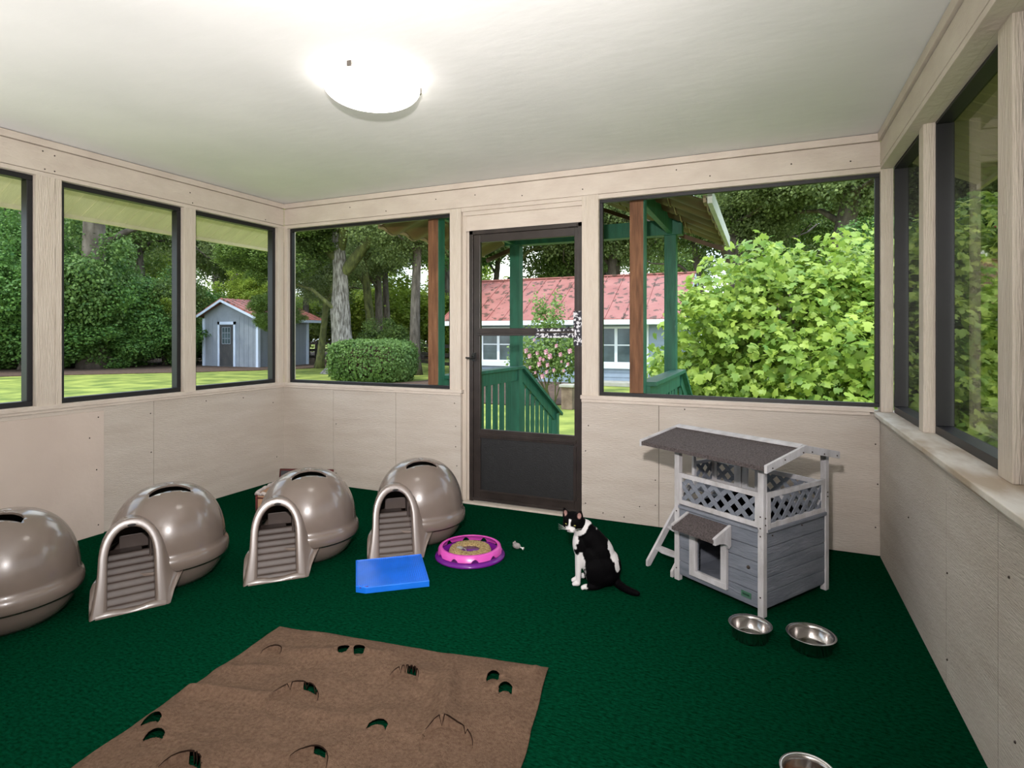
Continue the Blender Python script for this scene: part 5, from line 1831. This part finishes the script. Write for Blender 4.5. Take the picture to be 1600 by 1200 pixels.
cwin(-6.55, -4.55, 0.25, 1.5, 3)
cwin(-2.55, -0.02, 0.25, 1.5, 3)
MB().box((.10, HY - .05, G0), (.22, HY, 1.6)).build('corner_board', M['whitepaint'], ho)
MB().box((HX1 - .08, HY - .05, G0), (HX1 + .03, HY + .05, 1.6)).build('corner_board', M['whitepaint'], ho)
struct(MB().box((-1.9, 14.75, G0), (1.4, 15.5, G0 + .13)).build('concrete_slab', M['concrete'], None, bevel=.01), 'low concrete slab along the cottage wall', 'slab')
# garden chair on the slab
gc = thing('garden_chair', 'white plastic garden chair against the cottage wall', 'chair', (0.52, 15.10, G0 + .13), R(-35))
MB().box((-.23, -.22, .40), (.23, .22, .43)).build('seat', M['whiteplastic'], gc, bevel=.01)
for sx in (-1, 1):
    for sy in (-1, 1):
        MB().bar((sx * .24, sy * .24, 0), (sx * .21, sy * .19, .41), .045, .045).build('leg', M['whiteplastic'], gc)
    MB().tube([(sx * .25, -.22, .40), (sx * .27, -.20, .60), (sx * .27, .0, .64), (sx * .25, .22, .66)], .02, 6).build('arm', M['whiteplastic'], gc)
bkp = [(-.22, .24, .42), (-.24, .30, .75), (-.16, .33, .88), (0, .34, .92), (.16, .33, .88), (.24, .30, .75), (.22, .24, .42)]
bb = MB().tube(bkp, .018, 6)
for k in range(6):
    x = -.15 + k * .06
    bb.bar((x, .25, .42), (x, .33, .88), .028, .012, (0, 1, 0))
bb.build('backrest', M['whiteplastic'], gc)

# ------------------------------------------------------------------ covered entry porch outside the screen door
po = thing('entry_porch', 'green-painted entry porch with corrugated brown roof outside the door', 'porch')
PXL, PXR, PYF = 1.345, 2.905, 1.70
MB().box((1.30, 0.13, -0.05), (3.08, 1.86, -0.012)).box((1.32, 0.14, -0.18), (3.06, 0.18, -0.05)).box((1.32, 1.80, -0.18), (3.06, 1.84, -0.05)).build('deck', M['deck'], po)
for x in (1.34, 2.99):
    MB().box((x, 0.3, G0), (x + .06, 1.7, -0.05)).build('deck_skirt', M['pgreen'], po)
for x, y, mt in ((PXL + .0, 0.14, 'cedar'), (PXR + .02, 0.14, 'cedar')):
    q = MB().box((x, y, G0), (x + .092, y + .092, 2.30)).build('wall_post', M[mt], po, bevel=.003)
    q['label'] = 'unpainted reddish post against the house'
    MB().box((x + .092, y + .0, G0), (x + .097, y + .092, 2.30)).build('painted_face', M['pgreen'], q)
for x in (PXL + .005, PXR):
    MB().box((x, PYF, G0), (x + .105, PYF + .105, 2.14)).build('front_post', M['pgreen'], po, bevel=.003)
MB().box((PXL - .05, PYF - .01, 2.14), (PXR + .16, PYF + .105, 2.28)).build('front_beam', M['pgreen'], po, bevel=.003)
for x in (PXL + .02, PXR + .03):
    MB().box((x, 0.12, 2.15), (x + .045, PYF, 2.29)).build('side_beam', M['pgreen'], po, bevel=.003)
# corrugated, stepped sheets
RX, RZ = 2.16, 2.62
for side, xe, zee in (('l', 0.75, 2.105), ('r', 3.40, 2.085)):
    NU, NV = 40, 80
    P = []
    ya, yc = 0.30, 2.30
    for i in range(NU + 1):
        u_ = i / NU
        for j in range(NV + 1):
            y = ya + (yc - ya) * j / NV
            zz = RZ + (zee - RZ) * u_
            zz += 0.022 * math.cos(2 * math.pi * y / 0.33) - 0.016 * ((u_ * 4.0) % 1.0) * (1 if u_ < 1 else 1)
            P.append((RX + (xe - RX) * u_, y, zz + 0.03))
    F = [(i * (NV + 1) + j, (i + 1) * (NV + 1) + j, (i + 1) * (NV + 1) + j + 1, i * (NV + 1) + j + 1) for i in range(NU) for j in range(NV)]
    q = MB().add(P, F, True).build('roof_sheet', M['brownsheet'], po)
    sd2 = q.modifiers.new('t', 'SOLIDIFY')
    sd2.thickness = 0.006
    lips = MB()
    for k in range(1, 5):
        u_ = k / 4 - .002
        path = []
        for j in range(0, NV + 1, 2):
            y = ya + (yc - ya) * j / NV
            path.append((RX + (xe - RX) * u_, y, RZ + (zee - RZ) * u_ + 0.022 * math.cos(2 * math.pi * y / 0.33) + 0.014))
        lips.tube(path, 0.005, 6)
    lips.build('sheet_lip', M['tanwood'], q)
    MB().bar((xe + (.01 if side == 'l' else -.01), ya, zee + .045), (xe + (.01 if side == 'l' else -.01), yc, zee + .045), 0.018, 0.05).build('eave_batten', M['tanwood'], po)
MB().bar((3.43, .22, 2.13), (3.43, 2.19, 2.115), .03, .10).build('gutter_board', M['gutter'], po)
MB().bar((.80, 2.28, 2.08), (RX, 2.28, 2.56), .02, .05).bar((3.38, 2.28, 2.06), (RX, 2.28, 2.56), .02, .04).build('rake_batten', M['brownsheet'], po)
# railings
for x, sgn in ((PXL + .075, 1), (PXR + .12, -1)):
    nm = 'left' if sgn > 0 else 'right'
    MB().box((x - .06, 0.235, .875), (x + .06, PYF + .11, .905)).build('handrail', M['pgreen'], po, bevel=.003)
    MB().box((x - .02, 0.235, .76), (x + .02, PYF, .875)).box((x - .02, 0.235, .03), (x + .02, PYF, .12)).build('rail_board', M['pgreen'], po)
    k = 0
    y = 0.28
    while y < PYF - .09:
        MB().box((x - .009, y, .05), (x + .009, y + .078, .86)).build('baluster', M['pgreen'], po)
        y += .148
    # stair rail going down away from the door
    ys, ye_ = PYF + .11, PYF + 1.22
    zs_, ze_ = .89, .30
    MB().bar((x, ys - .02, zs_), (x, ye_ + .10, ze_ - .05), .12, .032).build('stair_handrail', M['pgreen'], po)
    MB().bar((x, ys, zs_ - .08), (x, ye_, ze_ - .08), .04, .11).build('stair_rail_board', M['pgreen'], po)
    MB().box((x - .045, ye_ - .09, G0), (x + .045, ye_, ze_ - .02)).build('newel_post', M['pgreen'], po)
    y = ys + .03
    while y < ye_ - .12:
        t = (y - ys) / (ye_ - ys)
        MB().box((x - .009, y, -.12 - .35 * t), (x + .009, y + .075, zs_ - .1 + (ze_ - zs_) * t)).build('baluster', M['pgreen'], po)
        y += .14
for k in range(3):
    MB().box((1.46, 1.86 + k * .3, G0), (2.98, 2.16 + k * .3, -0.05 - .115 * (k + 1))).build('step', M['deck'], po)
